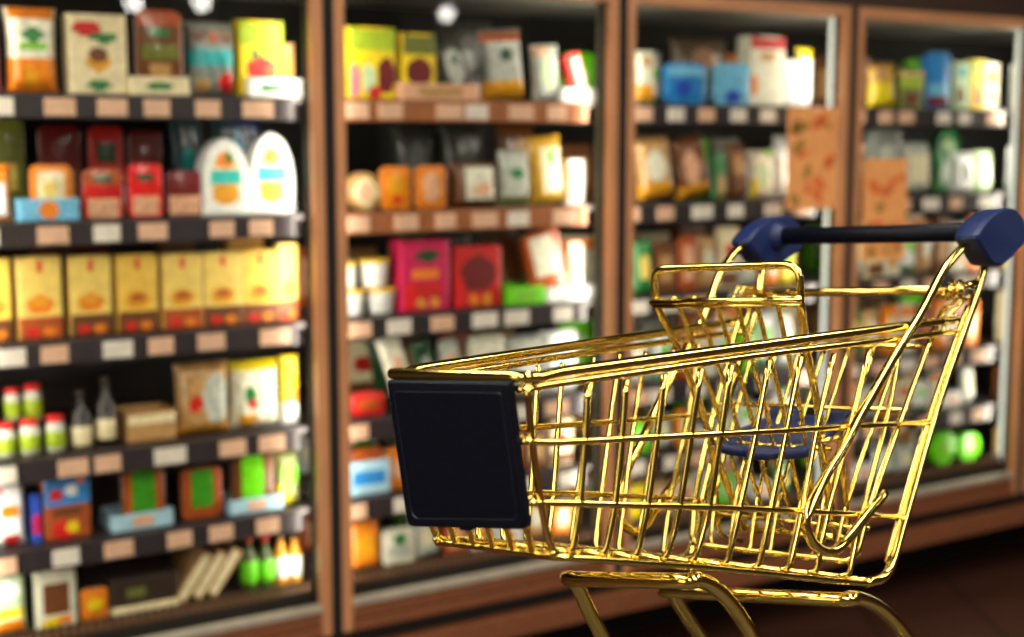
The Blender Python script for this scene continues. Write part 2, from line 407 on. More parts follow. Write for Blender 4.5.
CAT = dict(pouch='bag', carton='carton', tray_pack='packet', arched='carton', disc='packet', lip_tray='tray', flat_box='box', leaning='box', jar='jar', bottle='bottle', tub='tub')
ITEMS = [
    (0, 0, 'pouch', -0.772, 0.065, 0.172, 0.0, 0.14, 0, 'pink', [('r', 0.5, 0.5, 0.6, 0.4, 'white')], 'pink and white bag', 'f'),
    (0, 0, 'pouch', -0.669, 0.126, 0.195, 0.0, 0.14, 0, 'offwhite', [('r', 0.5, 0.93, 0.9, 0.1, 'orange'), ('e', 0.5, 0.68, 0.45, 0.16, 'green'), ('r', 0.5, 0.53, 0.6, 0.09, 'lime'), ('r', 0.5, 0.2, 1, 0.42, 'orange'), ('e', 0.4, 0.2, 0.3, 0.2, 'amber')], 'white bag with orange lower half', 'f'),
    (0, 0, 'carton', -0.522, 0.146, 0.184, 0.0, 0.14, 0, 'cream', [('e', 0.3, 0.83, 0.5, 0.2, 'red'), ('e', 0.6, 0.72, 0.5, 0.14, 'green'), ('e', 0.5, 0.42, 0.42, 0.26, 'amber'), ('e', 0.5, 0.5, 0.3, 0.2, 'brown'), ('e', 0.5, 0.12, 0.4, 0.12, 'green')], 'cream carton with red and green ovals', 'f'),
    (0, 0, 'tray_pack', -0.376, 0.127, 0.167, 0.035, 0.14, 0, 'brown', [('r', 0.5, 0.9, 0.9, 0.18, 'rust'), ('e', 0.5, 0.72, 0.5, 0.12, 'green'), ('r', 0.5, 0.5, 0.8, 0.14, 'olive'), ('e', 0.5, 0.28, 0.5, 0.2, 'tan')], 'brown packet with olive band', 'f'),
    (0, 0, 'lip_tray', -0.382, 0.144, 0.044, 0.0, 0.125, 0, 'cream', [('e', 0.5, 0.5, 0.4, 0.5, 'green')], 'low cream card tray with green oval', 'f'),
    (0, 0, 'pouch', -0.224, 0.138, 0.181, 0.0, 0.14, 0, 'grey', [('e', 0.2, 0.8, 0.25, 0.16, 'brown'), ('e', 0.5, 0.8, 0.25, 0.16, 'rust'), ('e', 0.8, 0.8, 0.25, 0.16, 'brown'), ('r', 0.5, 0.52, 1, 0.2, 'teal'), ('e', 0.25, 0.14, 0.3, 0.2, 'tan'), ('e', 0.75, 0.18, 0.35, 0.26, 'red')], 'grey bag with teal band', 'f'),
    (0, 0, 'carton', -0.083, 0.128, 0.157, 0.03, 0.14, 0, 'yellow', [('r', 0.5, 0.85, 1, 0.3, 'yellowgreen'), ('e', 0.5, 0.35, 0.7, 0.35, 'red'), ('e', 0.35, 0.55, 0.2, 0.15, 'green'), ('e', 0.7, 0.3, 0.3, 0.25, 'rust')], 'yellow carton with red strawberries', 'f'),
    (0, 0, 'lip_tray', -0.082, 0.155, 0.047, 0.0, 0.125, 0, 'white', [('e', 0.4, 0.5, 0.4, 0.5, 'green')], 'low white card tray with green oval', 'f'),
    (0, 0, 'carton', -0.002, 0.03, 0.134, 0.0, 0.14, 0, 'tan', [('r', 0.5, 0.5, 0.6, 0.5, 'amber')], 'narrow tan carton', 'f'),
    (0, 1, 'pouch', -0.77, 0.089, 0.13, 0.0, 0.14, 0, 'orange', [('r', 0.55, 0.4, 0.55, 0.6, 'white')], 'orange packet with white label', 'f'),
    (0, 1, 'tray_pack', -0.643, 0.104, 0.099, 0.03, 0.14, 0, 'orange', [('r', 0.5, 0.5, 0.66, 0.7, 'cream'), ('e', 0.45, 0.55, 0.3, 0.3, 'paleyellow')], 'orange packet with cream window', 'f'),
    (0, 1, 'lip_tray', -0.653, 0.138, 0.051, 0.0, 0.125, 0, 'skyblue', [('e', 0.5, 0.5, 0.35, 0.8, 'orange')], 'pale blue card tray with orange circle', 'f'),
    (0, 1, 'tray_pack', -0.523, 0.104, 0.118, 0.0, 0.14, 0, 'red', [('r', 0.5, 0.85, 1, 0.3, 'rust'), ('e', 0.5, 0.8, 0.5, 0.18, 'darkgreen'), ('r', 0.5, 0.22, 0.8, 0.4, 'peach')], 'red packet with peach lower panel', 'f'),
    (0, 1, 'tray_pack', -0.421, 0.09, 0.129, 0.0, 0.14, 0, 'brightred', [('e', 0.5, 0.75, 0.5, 0.16, 'darkgreen'), ('r', 0.5, 0.22, 0.8, 0.38, 'peach')], 'bright red packet with peach lower panel', 'f'),
    (0, 1, 'tray_pack', -0.324, 0.095, 0.112, 0.0, 0.14, 0, 'maroon', [('r', 0.5, 0.25, 0.9, 0.4, 'peach')], 'maroon packet with peach lower panel', 'f'),
    (0, 1, 'arched', -0.204, 0.135, 0.189, 0.0, 0.14, 0, 'white', [('e', 0.5, 0.5, 0.72, 0.72, 'cream'), ('e', 0.5, 0.72, 0.5, 0.22, 'orange'), ('e', 0.6, 0.75, 0.2, 0.15, 'green'), ('r', 0.5, 0.5, 0.72, 0.16, 'turquoise'), ('e', 0.5, 0.28, 0.6, 0.3, 'amber')], 'arched white sleeve with turquoise band', 'f'),
    (0, 1, 'arched', -0.06, 0.133, 0.202, 0.0, 0.14, 0, 'white', [('e', 0.5, 0.5, 0.72, 0.72, 'cream'), ('e', 0.5, 0.72, 0.5, 0.22, 'orange'), ('e', 0.6, 0.75, 0.2, 0.15, 'green'), ('r', 0.5, 0.5, 0.72, 0.16, 'turquoise'), ('e', 0.5, 0.28, 0.6, 0.3, 'amber')], 'arched white sleeve with turquoise band', 'f'),
    (0, 1, 'tray_pack', -0.699, 0.104, 0.236, 0.0, 0.34, 0, 'olive', [('r', 0.5, 0.4, 0.6, 0.3, 'paleyellow')], 'olive packet', 'b'),
    (0, 1, 'tray_pack', -0.568, 0.113, 0.223, 0.0, 0.34, 0, 'maroon', [('r', 0.5, 0.35, 0.7, 0.3, 'tan')], 'maroon packet', 'b'),
    (0, 1, 'tray_pack', -0.454, 0.095, 0.219, 0.0, 0.34, 0, 'red', [('r', 0.5, 0.7, 0.5, 0.2, 'darkgreen'), ('r', 0.5, 0.2, 1, 0.2, 'white')], 'red boxed packet', 'b'),
    (0, 1, 'tray_pack', -0.354, 0.095, 0.209, 0.0, 0.34, 0, 'maroon', [('r', 0.5, 0.5, 0.5, 0.2, 'teal')], 'maroon boxed packet', 'b'),
    (0, 1, 'pouch', -0.242, 0.098, 0.266, 0.0, 0.34, 0, 'darkteal', [('e', 0.5, 0.5, 0.4, 0.3, 'teal')], 'dark teal bag', 'b'),
    (0, 1, 'pouch', -0.124, 0.11, 0.257, 0.0, 0.34, 0, 'darkteal', [('e', 0.5, 0.6, 0.5, 0.3, 'teal')], 'dark teal bag', 'b'),
    (0, 1, 'pouch', 0.002, 0.114, 0.263, 0.0, 0.34, 0, 'navy', [('e', 0.3, 0.6, 0.3, 0.4, 'skyblue')], 'navy bag', 'b'),
    (0, 2, 'carton', -0.788, 0.1, 0.191, 0.0, 0.14, 0, 'paleyellow2', [('r', 0.5, 0.9, 0.12, 0.16, 'brightred'), ('e', 0.5, 0.42, 0.62, 0.22, 'orange'), ('e', 0.5, 0.46, 0.4, 0.12, 'amber'), ('r', 0.5, 0.13, 1, 0.26, 'brown'), ('e', 0.3, 0.08, 0.3, 0.12, 'brightred'), ('e', 0.7, 0.08, 0.3, 0.12, 'orange')], 'cream yellow carton with bowl picture', 'f'),
    (0, 2, 'carton', -0.678, 0.109, 0.191, 0.0, 0.14, 0, 'paleyellow', [('r', 0.5, 0.9, 0.12, 0.16, 'brightred'), ('e', 0.5, 0.42, 0.62, 0.22, 'orange'), ('e', 0.5, 0.46, 0.4, 0.12, 'amber'), ('r', 0.5, 0.13, 1, 0.26, 'rust'), ('e', 0.3, 0.08, 0.3, 0.12, 'brightred'), ('e', 0.7, 0.08, 0.3, 0.12, 'orange')], 'cream yellow carton with bowl picture', 'f'),
    (0, 2, 'carton', -0.56, 0.106, 0.188, 0.0, 0.14, 0, 'paleyellow', [('r', 0.5, 0.9, 0.12, 0.16, 'brightred'), ('e', 0.5, 0.42, 0.62, 0.22, 'orange'), ('e', 0.5, 0.46, 0.4, 0.12, 'amber'), ('r', 0.5, 0.13, 1, 0.26, 'brown'), ('e', 0.3, 0.08, 0.3, 0.12, 'brightred'), ('e', 0.7, 0.08, 0.3, 0.12, 'orange')], 'cream yellow carton with bowl picture', 'f'),
    (0, 2, 'carton', -0.448, 0.105, 0.186, 0.0, 0.14, 0, 'paleyellow2', [('r', 0.5, 0.9, 0.12, 0.16, 'brightred'), ('e', 0.5, 0.42, 0.62, 0.22, 'amber'), ('e', 0.5, 0.46, 0.4, 0.12, 'rust'), ('r', 0.5, 0.13, 1, 0.26, 'brown'), ('e', 0.3, 0.08, 0.3, 0.12, 'brightred'), ('e', 0.7, 0.08, 0.3, 0.12, 'orange')], 'cream yellow carton with bowl picture', 'f'),
    (0, 2, 'carton', -0.336, 0.108, 0.183, 0.0, 0.14, 0, 'paleyellow', [('r', 0.5, 0.9, 0.12, 0.16, 'brightred'), ('e', 0.5, 0.42, 0.62, 0.22, 'amber'), ('e', 0.5, 0.46, 0.4, 0.12, 'rust'), ('r', 0.5, 0.13, 1, 0.26, 'rust'), ('e', 0.3, 0.08, 0.3, 0.12, 'brightred'), ('e', 0.7, 0.08, 0.3, 0.12, 'orange')], 'cream yellow carton with bowl picture', 'f'),
    (0, 2, 'carton', -0.219, 0.11, 0.183, 0.0, 0.14, 0, 'paleyellow', [('r', 0.5, 0.9, 0.12, 0.16, 'brightred'), ('e', 0.5, 0.42, 0.62, 0.22, 'amber'), ('e', 0.5, 0.46, 0.4, 0.12, 'rust'), ('r', 0.5, 0.13, 1, 0.26, 'brown'), ('e', 0.3, 0.08, 0.3, 0.12, 'brightred'), ('e', 0.7, 0.08, 0.3, 0.12, 'orange')], 'cream yellow carton with bowl picture', 'f'),
    (0, 2, 'carton', -0.103, 0.106, 0.183, 0.0, 0.14, 0, 'paleyellow2', [('r', 0.5, 0.9, 0.12, 0.16, 'brightred'), ('e', 0.5, 0.42, 0.62, 0.22, 'amber'), ('e', 0.5, 0.46, 0.4, 0.12, 'rust'), ('r', 0.5, 0.13, 1, 0.26, 'brown'), ('e', 0.3, 0.08, 0.3, 0.12, 'brightred'), ('e', 0.7, 0.08, 0.3, 0.12, 'orange')], 'cream yellow carton with bowl picture', 'f'),
    (0, 2, 'carton', -0.015, 0.058, 0.197, 0.0, 0.14, 0, 'paleyellow', [('r', 0.5, 0.9, 0.12, 0.16, 'brightred'), ('e', 0.5, 0.42, 0.62, 0.22, 'amber'), ('e', 0.5, 0.46, 0.4, 0.12, 'rust'), ('r', 0.5, 0.13, 1, 0.26, 'rust'), ('e', 0.3, 0.08, 0.3, 0.12, 'brightred'), ('e', 0.7, 0.08, 0.3, 0.12, 'orange')], 'cream yellow carton with bowl picture', 'f'),
    (0, 2, 'carton', -0.598, 0.096, 0.244, 0.0, 0.36, 0, 'maroon', [('r', 0.5, 0.5, 0.6, 0.4, 'rust')], 'maroon carton', 'b'),
    (0, 2, 'carton', -0.495, 0.1, 0.238, 0.0, 0.36, 0, 'maroon', [('r', 0.5, 0.5, 0.6, 0.4, 'rust')], 'maroon carton', 'b'),
    (0, 2, 'carton', -0.273, 0.107, 0.228, 0.0, 0.36, 0, 'brown', [('r', 0.5, 0.5, 0.6, 0.4, 'rust')], 'brown carton', 'b'),
    (0, 2, 'carton', -0.054, 0.114, 0.226, 0.0, 0.36, 0, 'amber', [('r', 0.5, 0.5, 0.6, 0.4, 'rust')], 'golden carton', 'b'),
    (0, 3, 'jar', -0.766, 0.051, 0.079, 0.0, 0.14, 0, 'glass', [('r', 0.5, 0.35, 1, 0.45, 'yellowgreen'), ('r', 0.5, 0.3, 1, 0.2, 'yellow')], 'small jar with yellow label', 'f'),
    (0, 3, 'jar', -0.71, 0.052, 0.082, 0.0, 0.14, 0, 'glass', [('r', 0.5, 0.35, 1, 0.45, 'yellowgreen'), ('r', 0.5, 0.3, 1, 0.2, 'yellow')], 'small jar with yellow label', 'f'),
    (0, 3, 'jar', -0.651, 0.05, 0.085, 0.0, 0.14, 0, 'glass', [('r', 0.5, 0.35, 1, 0.45, 'yellowgreen'), ('r', 0.5, 0.3, 1, 0.2, 'yellow')], 'small jar with yellow label', 'f'),
    (0, 3, 'bottle', -0.589, 0.054, 0.137, 0.0, 0.14, 0, 'darkglass', [('r', 0.5, 0.22, 1, 0.34, 'cream')], 'dark bottle with cream label', 'f'),
    (0, 3, 'bottle', -0.53, 0.053, 0.165, 0.0, 0.14, 0, 'darkglass', [('r', 0.5, 0.25, 1, 0.3, 'cream')], 'dark bottle with cream label', 'f'),
    (0, 3, 'lip_tray', -0.423, 0.117, 0.073, 0.0, 0.14, 0, 'tan', [('r', 0.5, 0.75, 1, 0.3, 'cream')], 'tan card tray', 'f'),
    (0, 3, 'pouch', -0.279, 0.153, 0.18, 0.0, 0.14, 0, 'tan', [('e', 0.7, 0.5, 0.5, 0.7, 'palegrey'), ('e', 0.3, 0.45, 0.25, 0.25, 'red'), ('r', 0.5, 0.07, 1, 0.1, 'amber')], 'tan bag with red spot', 'f'),
    (0, 3, 'pouch', -0.118, 0.147, 0.174, 0.0, 0.14, 0, 'offwhite', [('e', 0.35, 0.5, 0.25, 0.3, 'green'), ('e', 0.4, 0.38, 0.25, 0.12, 'red'), ('r', 0.5, 0.92, 1, 0.12, 'yellow'), ('e', 0.3, 0.15, 0.4, 0.2, 'amber')], 'white bag with yellow top edge', 'f'),
    (0, 3, 'pouch', -0.018, 0.053, 0.181, 0.0, 0.14, 0, 'yellow', [('r', 0.5, 0.15, 1, 0.3, 'white'), ('r', 0.5, 0.4, 0.7, 0.2, 'orange')], 'yellow bag with white base', 'f'),
    (0, 3, 'jar', -0.734, 0.041, 0.079, 0.072, 0.2, 0, 'glass', [('r', 0.5, 0.35, 1, 0.5, 'yellowgreen')], 'small jar with green label', 'b'),
    (0, 3, 'jar', -0.686, 0.046, 0.089, 0.067, 0.2, 0, 'glass', [('r', 0.5, 0.35, 1, 0.5, 'yellowgreen')], 'small jar with green label', 'b'),
    (0, 4, 'pouch', -0.772, 0.092, 0.155, 0.0, 0.14, 0, 'white', [('e', 0.55, 0.55, 0.6, 0.2, 'orange'), ('e', 0.6, 0.1, 0.5, 0.18, 'red'), ('e', 0.3, 0.85, 0.3, 0.1, 'pink')], 'white bag with orange emblem', 'f'),
    (0, 4, 'carton', -0.708, 0.021, 0.115, 0.0, 0.14, 0, 'blue', [('r', 0.5, 0.4, 1, 0.4, 'magenta')], 'narrow blue and magenta carton', 'f'),
    (0, 4, 'carton', -0.635, 0.117, 0.151, 0.0, 0.14, 0, 'rust', [('r', 0.5, 0.77, 1, 0.46, 'azure'), ('e', 0.25, 0.72, 0.3, 0.2, 'red'), ('e', 0.6, 0.78, 0.3, 0.2, 'white'), ('e', 0.8, 0.9, 0.2, 0.1, 'orange'), ('r', 0.5, 0.42, 0.7, 0.12, 'brown'), ('e', 0.4, 0.15, 0.5, 0.3, 'brightred'), ('e', 0.6, 0.18, 0.3, 0.2, 'yellow')], 'blue and brown carton with red fruit', 'f'),
    (0, 4, 'tray_pack', -0.451, 0.117, 0.115, 0.035, 0.14, 0, 'brown', [('r', 0.5, 0.5, 0.9, 0.9, 'rust'), ('r', 0.5, 0.6, 0.5, 0.7, 'grassgreen')], 'brown tray pack with green label', 'f'),
    (0, 4, 'lip_tray', -0.458, 0.149, 0.041, 0.0, 0.125, 0, 'paleblue', [('r', 0.5, 0.5, 0.3, 0.5, 'peach')], 'pale blue card tray', 'f'),
    (0, 4, 'tray_pack', -0.302, 0.114, 0.131, 0.0, 0.14, 0, 'rust', [('r', 0.5, 0.6, 0.5, 0.7, 'grassgreen')], 'rust tray pack with green label', 'f'),
    (0, 4, 'tray_pack', -0.15, 0.127, 0.113, 0.035, 0.14, 0, 'brown', [('r', 0.45, 0.6, 0.5, 0.8, 'brightgreen'), ('r', 0.45, 0.1, 0.9, 0.1, 'cream')], 'dark tray pack with bright green label', 'f'),
    (0, 4, 'lip_tray', -0.162, 0.144, 0.037, 0.0, 0.125, 0, 'paleblue', [('r', 0.5, 0.5, 0.3, 0.5, 'peach')], 'pale blue card tray', 'f'),
    (0, 4, 'pouch', -0.037, 0.081, 0.14, 0.0, 0.14, 0, 'olive', [('e', 0.6, 0.6, 0.7, 0.4, 'brightgreen'), ('r', 0.3, 0.2, 0.6, 0.4, 'yellow')], 'green and yellow bag', 'f'),
    (0, 5, 'pouch', -0.778, 0.09, 0.154, 0.0, 0.14, 0, 'palegreen', [('e', 0.5, 0.7, 0.7, 0.3, 'white'), ('e', 0.5, 0.1, 0.9, 0.3, 'orange'), ('r', 0.5, 0.35, 0.9, 0.12, 'yellow')], 'pale green bag with orange base', 'f'),
    (0, 5, 'carton', -0.67, 0.102, 0.139, 0.0, 0.14, 0, 'offwhite', [('r', 0.5, 0.5, 0.66, 0.55, 'brown'), ('e', 0.4, 0.08, 0.6, 0.18, 'yellow'), ('e', 0.7, 0.1, 0.4, 0.15, 'orange')], 'white framed pack with brown window', 'f'),
    (0, 5, 'tray_pack', -0.58, 0.072, 0.079, 0.0, 0.14, 0, 'orange', [('e', 0.5, 0.5, 0.6, 0.4, 'yellow')], 'orange packet', 'f'),
    (0, 5, 'flat_box', -0.442, 0.186, 0.086, 0.0, 0.14, 0, 'darkbrown', [('r', 0.5, 0.12, 1, 0.2, 'cream'), ('r', 0.35, 0.6, 0.3, 0.3, 'olive')], 'flat dark box with cream edge', 'f'),
    (0, 5, 'leaning', -0.316, 0.042, 0.134, 0.0, 0.14, 0.62, 'tan', [('r', 0.5, 0.5, 0.8, 0.9, 'cream')], 'thin cream board box leaning right', 'f'),
    (0, 5, 'leaning', -0.276, 0.043, 0.131, 0.0, 0.14, 0.62, 'tan', [('r', 0.5, 0.5, 0.8, 0.9, 'cream')], 'thin cream board box leaning right', 'f'),
    (0, 5, 'leaning', -0.236, 0.043, 0.132, 0.0, 0.14, 0.62, 'tan', [('r', 0.5, 0.5, 0.8, 0.9, 'cream')], 'thin cream board box leaning right', 'f'),
    (0, 5, 'bottle', -0.172, 0.047, 0.143, 0.0, 0.14, 0, 'greenbottle', [('r', 0.5, 0.35, 1, 0.4, 'brightgreen'), ('r', 0.5, 0.1, 1, 0.14, 'red')], 'red-capped bottle with green label', 'f'),
    (0, 5, 'bottle', -0.119, 0.05, 0.135, 0.0, 0.14, 0, 'greenbottle', [('r', 0.5, 0.35, 1, 0.4, 'brightgreen'), ('r', 0.5, 0.1, 1, 0.14, 'red')], 'red-capped bottle with green label', 'f'),
    (0, 5, 'bottle', -0.067, 0.042, 0.138, 0.0, 0.14, 0, 'amber', [('r', 0.5, 0.35, 1, 0.4, 'white'), ('r', 0.5, 0.1, 1, 0.1, 'orange')], 'golden bottle with white label', 'f'),
    (0, 5, 'bottle', -0.021, 0.04, 0.131, 0.0, 0.14, 0, 'amber', [('r', 0.5, 0.35, 1, 0.4, 'white'), ('r', 0.5, 0.1, 1, 0.1, 'orange')], 'golden bottle with white label', 'f'),
    (1, 0, 'carton', 0.193, 0.145, 0.184, 0.0, 0.14, 0, 'yellow', [('r', 0.5, 0.85, 1, 0.3, 'yellowgreen'), ('e', 0.1, 0.25, 0.25, 0.5, 'pink'), ('e', 0.4, 0.3, 0.3, 0.4, 'palegreen'), ('e', 0.8, 0.35, 0.4, 0.5, 'maroon'), ('e', 0.55, 0.1, 0.3, 0.2, 'red')], 'yellow carton with fruit picture', 'f'),
    (1, 0, 'carton', 0.331, 0.108, 0.144, 0.03, 0.14, 0, 'yellow', [('r', 0.5, 0.85, 1, 0.3, 'olive'), ('e', 0.5, 0.4, 0.8, 0.45, 'maroon')], 'yellow carton with dark red picture', 'f'),
    (1, 0, 'lip_tray', 0.387, 0.246, 0.044, 0.0, 0.125, 0, 'peach', [('r', 0.5, 0.5, 0.5, 0.5, 'tan')], 'low peach card tray', 'f'),
    (1, 0, 'pouch', 0.447, 0.106, 0.115, 0.03, 0.14, -0.25, 'darkgrey', [('e', 0.45, 0.55, 0.6, 0.7, 'palegrey'), ('e', 0.5, 0.7, 0.3, 0.2, 'darkgreen')], 'dark grey bag tilted to left', 'f'),
    (1, 0, 'pouch', 0.606, 0.147, 0.194, 0.0, 0.14, -0.08, 'grey', [('r', 0.5, 0.55, 0.8, 0.55, 'palegrey'), ('e', 0.5, 0.65, 0.3, 0.2, 'darkgreen'), ('r', 0.5, 0.15, 1, 0.28, 'amber'), ('r', 0.5, 0.9, 1, 0.12, 'rust')], 'grey bag with amber base', 'f'),
    (1, 0, 'pouch', 0.745, 0.098, 0.158, 0.0, 0.14, -0.06, 'palegrey', [('e', 0.5, 0.5, 0.6, 0.6, 'palegreen'), ('r', 0.3, 0.9, 0.6, 0.15, 'peach')], 'pale grey bag with pink top', 'f'),
    (1, 0, 'carton', 0.853, 0.056, 0.134, 0.0, 0.14, -0.3, 'brightred', [('r', 0.7, 0.5, 0.5, 0.8, 'offwhite')], 'red and white carton leaning left', 'f'),
    (1, 0, 'lip_tray', 0.842, 0.121, 0.04, 0.0, 0.125, 0, 'white', [('r', 0.5, 0.5, 0.6, 0.5, 'palegrey')], 'low white card tray', 'f'),
    (1, 0, 'pouch', 0.62, 0.202, 0.242, 0.0, 0.36, 0, 'darkgrey', [('e', 0.5, 0.6, 0.5, 0.4, 'grey')], 'large dark grey bag', 'b'),
    (1, 1, 'disc', 0.166, 0.093, 0.101, 0.0, 0.14, 0, 'tan', [('e', 0.5, 0.5, 0.75, 0.75, 'cream'), ('e', 0.5, 0.5, 0.5, 0.5, 'peach')], 'round tan cheese pack', 'f'),
    (1, 1, 'tray_pack', 0.257, 0.099, 0.116, 0.0, 0.14, 0, 'orange', [('e', 0.5, 0.55, 0.6, 0.6, 'amber'), ('e', 0.5, 0.25, 0.3, 0.2, 'brightred')], 'orange packet with red spot', 'f'),
    (1, 1, 'tray_pack', 0.363, 0.102, 0.117, 0.0, 0.14, 0, 'orange', [('e', 0.5, 0.5, 0.6, 0.7, 'peach')], 'orange packet with peach centre', 'f'),
    (1, 1, 'pouch', 0.522, 0.167, 0.124, 0.0, 0.14, 0, 'brown', [('r', 0.52, 0.55, 0.6, 0.7, 'offwhite'), ('e', 0.6, 0.4, 0.4, 0.3, 'peach')], 'brown bag with white label', 'f'),
    (1, 1, 'pouch', 0.671, 0.111, 0.156, 0.0, 0.14, 0, 'palegrey', [('e', 0.5, 0.6, 0.5, 0.2, 'green'), ('r', 0.5, 0.1, 1, 0.15, 'olive')], 'pale grey bag with green mark', 'f'),
    (1, 1, 'pouch', 0.783, 0.127, 0.192, 0.0, 0.14, -0.1, 'gold', [('r', 0.55, 0.5, 0.55, 0.6, 'offwhite'), ('e', 0.6, 0.7, 0.3, 0.2, 'lime')], 'golden bag with white label', 'f'),
    (1, 1, 'carton', 0.885, 0.06, 0.127, 0.0, 0.14, 0, 'white', [('r', 0.2, 0.5, 0.4, 0.8, 'peach')], 'white carton with peach edge', 'f'),
    (1, 1, 'pouch', 0.444, 0.146, 0.224, 0.0, 0.36, 0, 'darkgrey', [('e', 0.5, 0.6, 0.5, 0.4, 'grey')], 'dark grey bag', 'b'),
    (1, 1, 'pouch', 0.605, 0.162, 0.236, 0.0, 0.36, 0, 'darkgrey', [('e', 0.5, 0.6, 0.5, 0.4, 'grey')], 'dark grey bag', 'b'),
    (1, 1, 'pouch', 0.791, 0.141, 0.231, 0.0, 0.36, 0, 'brown', [('e', 0.5, 0.6, 0.5, 0.4, 'tan')], 'brown bag', 'b'),
    (1, 2, 'tub', 0.141, 0.076, 0.067, 0.0, 0.14, 0, 'white', [], 'white tub with yellow lid', 'f'),
    (1, 2, 'tub', 0.245, 0.096, 0.067, 0.0, 0.14, 0, 'white', [], 'white tub with yellow lid', 'f'),
    (1, 2, 'tub', 0.122, 0.058, 0.071, 0.071, 0.14, 0, 'white', [], 'white tub with yellow lid stacked above', 'f'),
    (1, 2, 'tub', 0.209, 0.092, 0.075, 0.071, 0.14, 0, 'white', [], 'white tub with yellow lid stacked above', 'f'),
    (1, 2, 'carton', 0.345, 0.161, 0.192, 0.0, 0.14, 0, 'magenta', [('e', 0.55, 0.78, 0.55, 0.16, 'darkgreen'), ('r', 0.5, 0.52, 0.5, 0.14, 'orange'), ('r', 0.15, 0.2, 0.2, 0.4, 'brightred'), ('r', 0.55, 0.3, 0.55, 0.2, 'red'), ('e', 0.4, 0.1, 0.2, 0.15, 'amber'), ('e', 0.7, 0.1, 0.2, 0.15, 'amber')], 'magenta carton with green oval', 'f'),
    (1, 2, 'carton', 0.512, 0.162, 0.168, 0.0, 0.14, 0, 'red', [('e', 0.5, 0.55, 0.8, 0.6, 'maroon'), ('r', 0.1, 0.25, 0.18, 0.5, 'brightred'), ('e', 0.4, 0.12, 0.2, 0.2, 'orange'), ('e', 0.7, 0.12, 0.2, 0.2, 'amber')], 'dark red carton', 'f'),
    (1, 2, 'pouch', 0.68, 0.137, 0.219, 0.0, 0.24, -0.3, 'taupe', [('e', 0.5, 0.5, 0.5, 0.7, 'brown')], 'tall taupe bag tilted left', 'f'),
    (1, 2, 'lip_tray', 0.662, 0.125, 0.05, 0.0, 0.125, 0, 'brightgreen', [('r', 0.5, 0.5, 0.6, 0.5, 'lime')], 'low bright green card tray', 'f'),
    (1, 2, 'tray_pack', 0.779, 0.139, 0.168, 0.03, 0.14, -0.25, 'rust', [('r', 0.45, 0.6, 0.6, 0.6, 'offwhite')], 'rust tray pack with white label', 'f'),
    (1, 2, 'lip_tray', 0.818, 0.172, 0.041, 0.0, 0.125, 0, 'white', [('r', 0.5, 0.5, 0.6, 0.5, 'palegrey')], 'low white card tray', 'f'),
    (1, 2, 'tray_pack', 0.887, 0.06, 0.141, 0.03, 0.14, 0, 'peach', [('r', 0.7, 0.5, 0.5, 0.8, 'white')], 'peach packet with white edge', 'f'),
    (1, 3, 'tray_pack', 0.167, 0.107, 0.063, 0.0, 0.14, 0, 'red', [('e', 0.5, 0.5, 0.7, 0.5, 'rust')], 'red packet lying low', 'f'),
    (1, 3, 'pouch', 0.271, 0.079, 0.207, 0.0, 0.14, -0.3, 'offwhite', [('e', 0.5, 0.5, 0.5, 0.5, 'peach')], 'white packet leaning left', 'f'),
    (1, 3, 'pouch', 0.352, 0.072, 0.195, 0.0, 0.14, -0.25, 'darkgreen', [('e', 0.5, 0.5, 0.5, 0.5, 'palegrey')], 'dark green bag leaning left', 'f'),
    (1, 3, 'pouch', 0.292, 0.062, 0.175, 0.0, 0.3, -0.2, 'darkgreen', [], 'dark green bag behind red packet', 'b'),
    (1, 3, 'tray_pack', 0.428, 0.06, 0.189, 0.0, 0.14, -0.2, 'palegrey', [('r', 0.5, 0.5, 0.5, 0.5, 'peach')], 'pale grey packet', 'f'),
    (1, 3, 'tray_pack', 0.538, 0.121, 0.195, 0.0, 0.14, 0, 'offwhite', [('e', 0.5, 0.45, 0.6, 0.5, 'brown'), ('e', 0.5, 0.35, 0.4, 0.25, 'peach')], 'white packet with brown picture', 'f'),
    (1, 3, 'pouch', 0.684, 0.137, 0.178, 0.0, 0.14, 0, 'palegrey', [('e', 0.5, 0.5, 0.5, 0.5, 'white')], 'pale grey bag', 'f'),
    (1, 3, 'pouch', 0.84, 0.139, 0.182, 0.0, 0.14, 0, 'white', [('e', 0.5, 0.5, 0.5, 0.3, 'skyblue')], 'white bag with blue mark', 'f'),
    (1, 4, 'tray_pack', 0.162, 0.101, 0.127, 0.0, 0.14, 0, 'rust', [('e', 0.5, 0.5, 0.7, 0.5, 'red')], 'rust packet', 'f'),
    (1, 4, 'lip_tray', 0.16, 0.125, 0.094, 0.0, 0.125, 0, 'paleblue', [('r', 0.5, 0.5, 0.8, 0.4, 'azure')], 'pale blue card tray', 'f'),
    (1, 4, 'tray_pack', 0.289, 0.099, 0.117, 0.0, 0.14, 0, 'orange', [('e', 0.5, 0.5, 0.7, 0.5, 'peach')], 'orange packet', 'f'),
    (1, 5, 'pouch', 0.161, 0.105, 0.137, 0.0, 0.14, 0, 'orange', [('e', 0.5, 0.5, 0.6, 0.5, 'amber')], 'bright orange bag', 'f'),
    (1, 5, 'tray_pack', 0.278, 0.111, 0.103, 0.0, 0.14, 0, 'offwhite', [('e', 0.5, 0.7, 0.4, 0.3, 'green'), ('r', 0.5, 0.4, 0.7, 0.3, 'palegrey')], 'white packet with green emblem', 'f'),
    (2, 0, 'pouch', 1.096, 0.078, 0.156, 0.0, 0.14, 0, 'offwhite', [('r', 0.5, 0.2, 1, 0.35, 'amber'), ('e', 0.5, 0.8, 0.6, 0.2, 'tan')], 'white bag with amber base', 'f'),
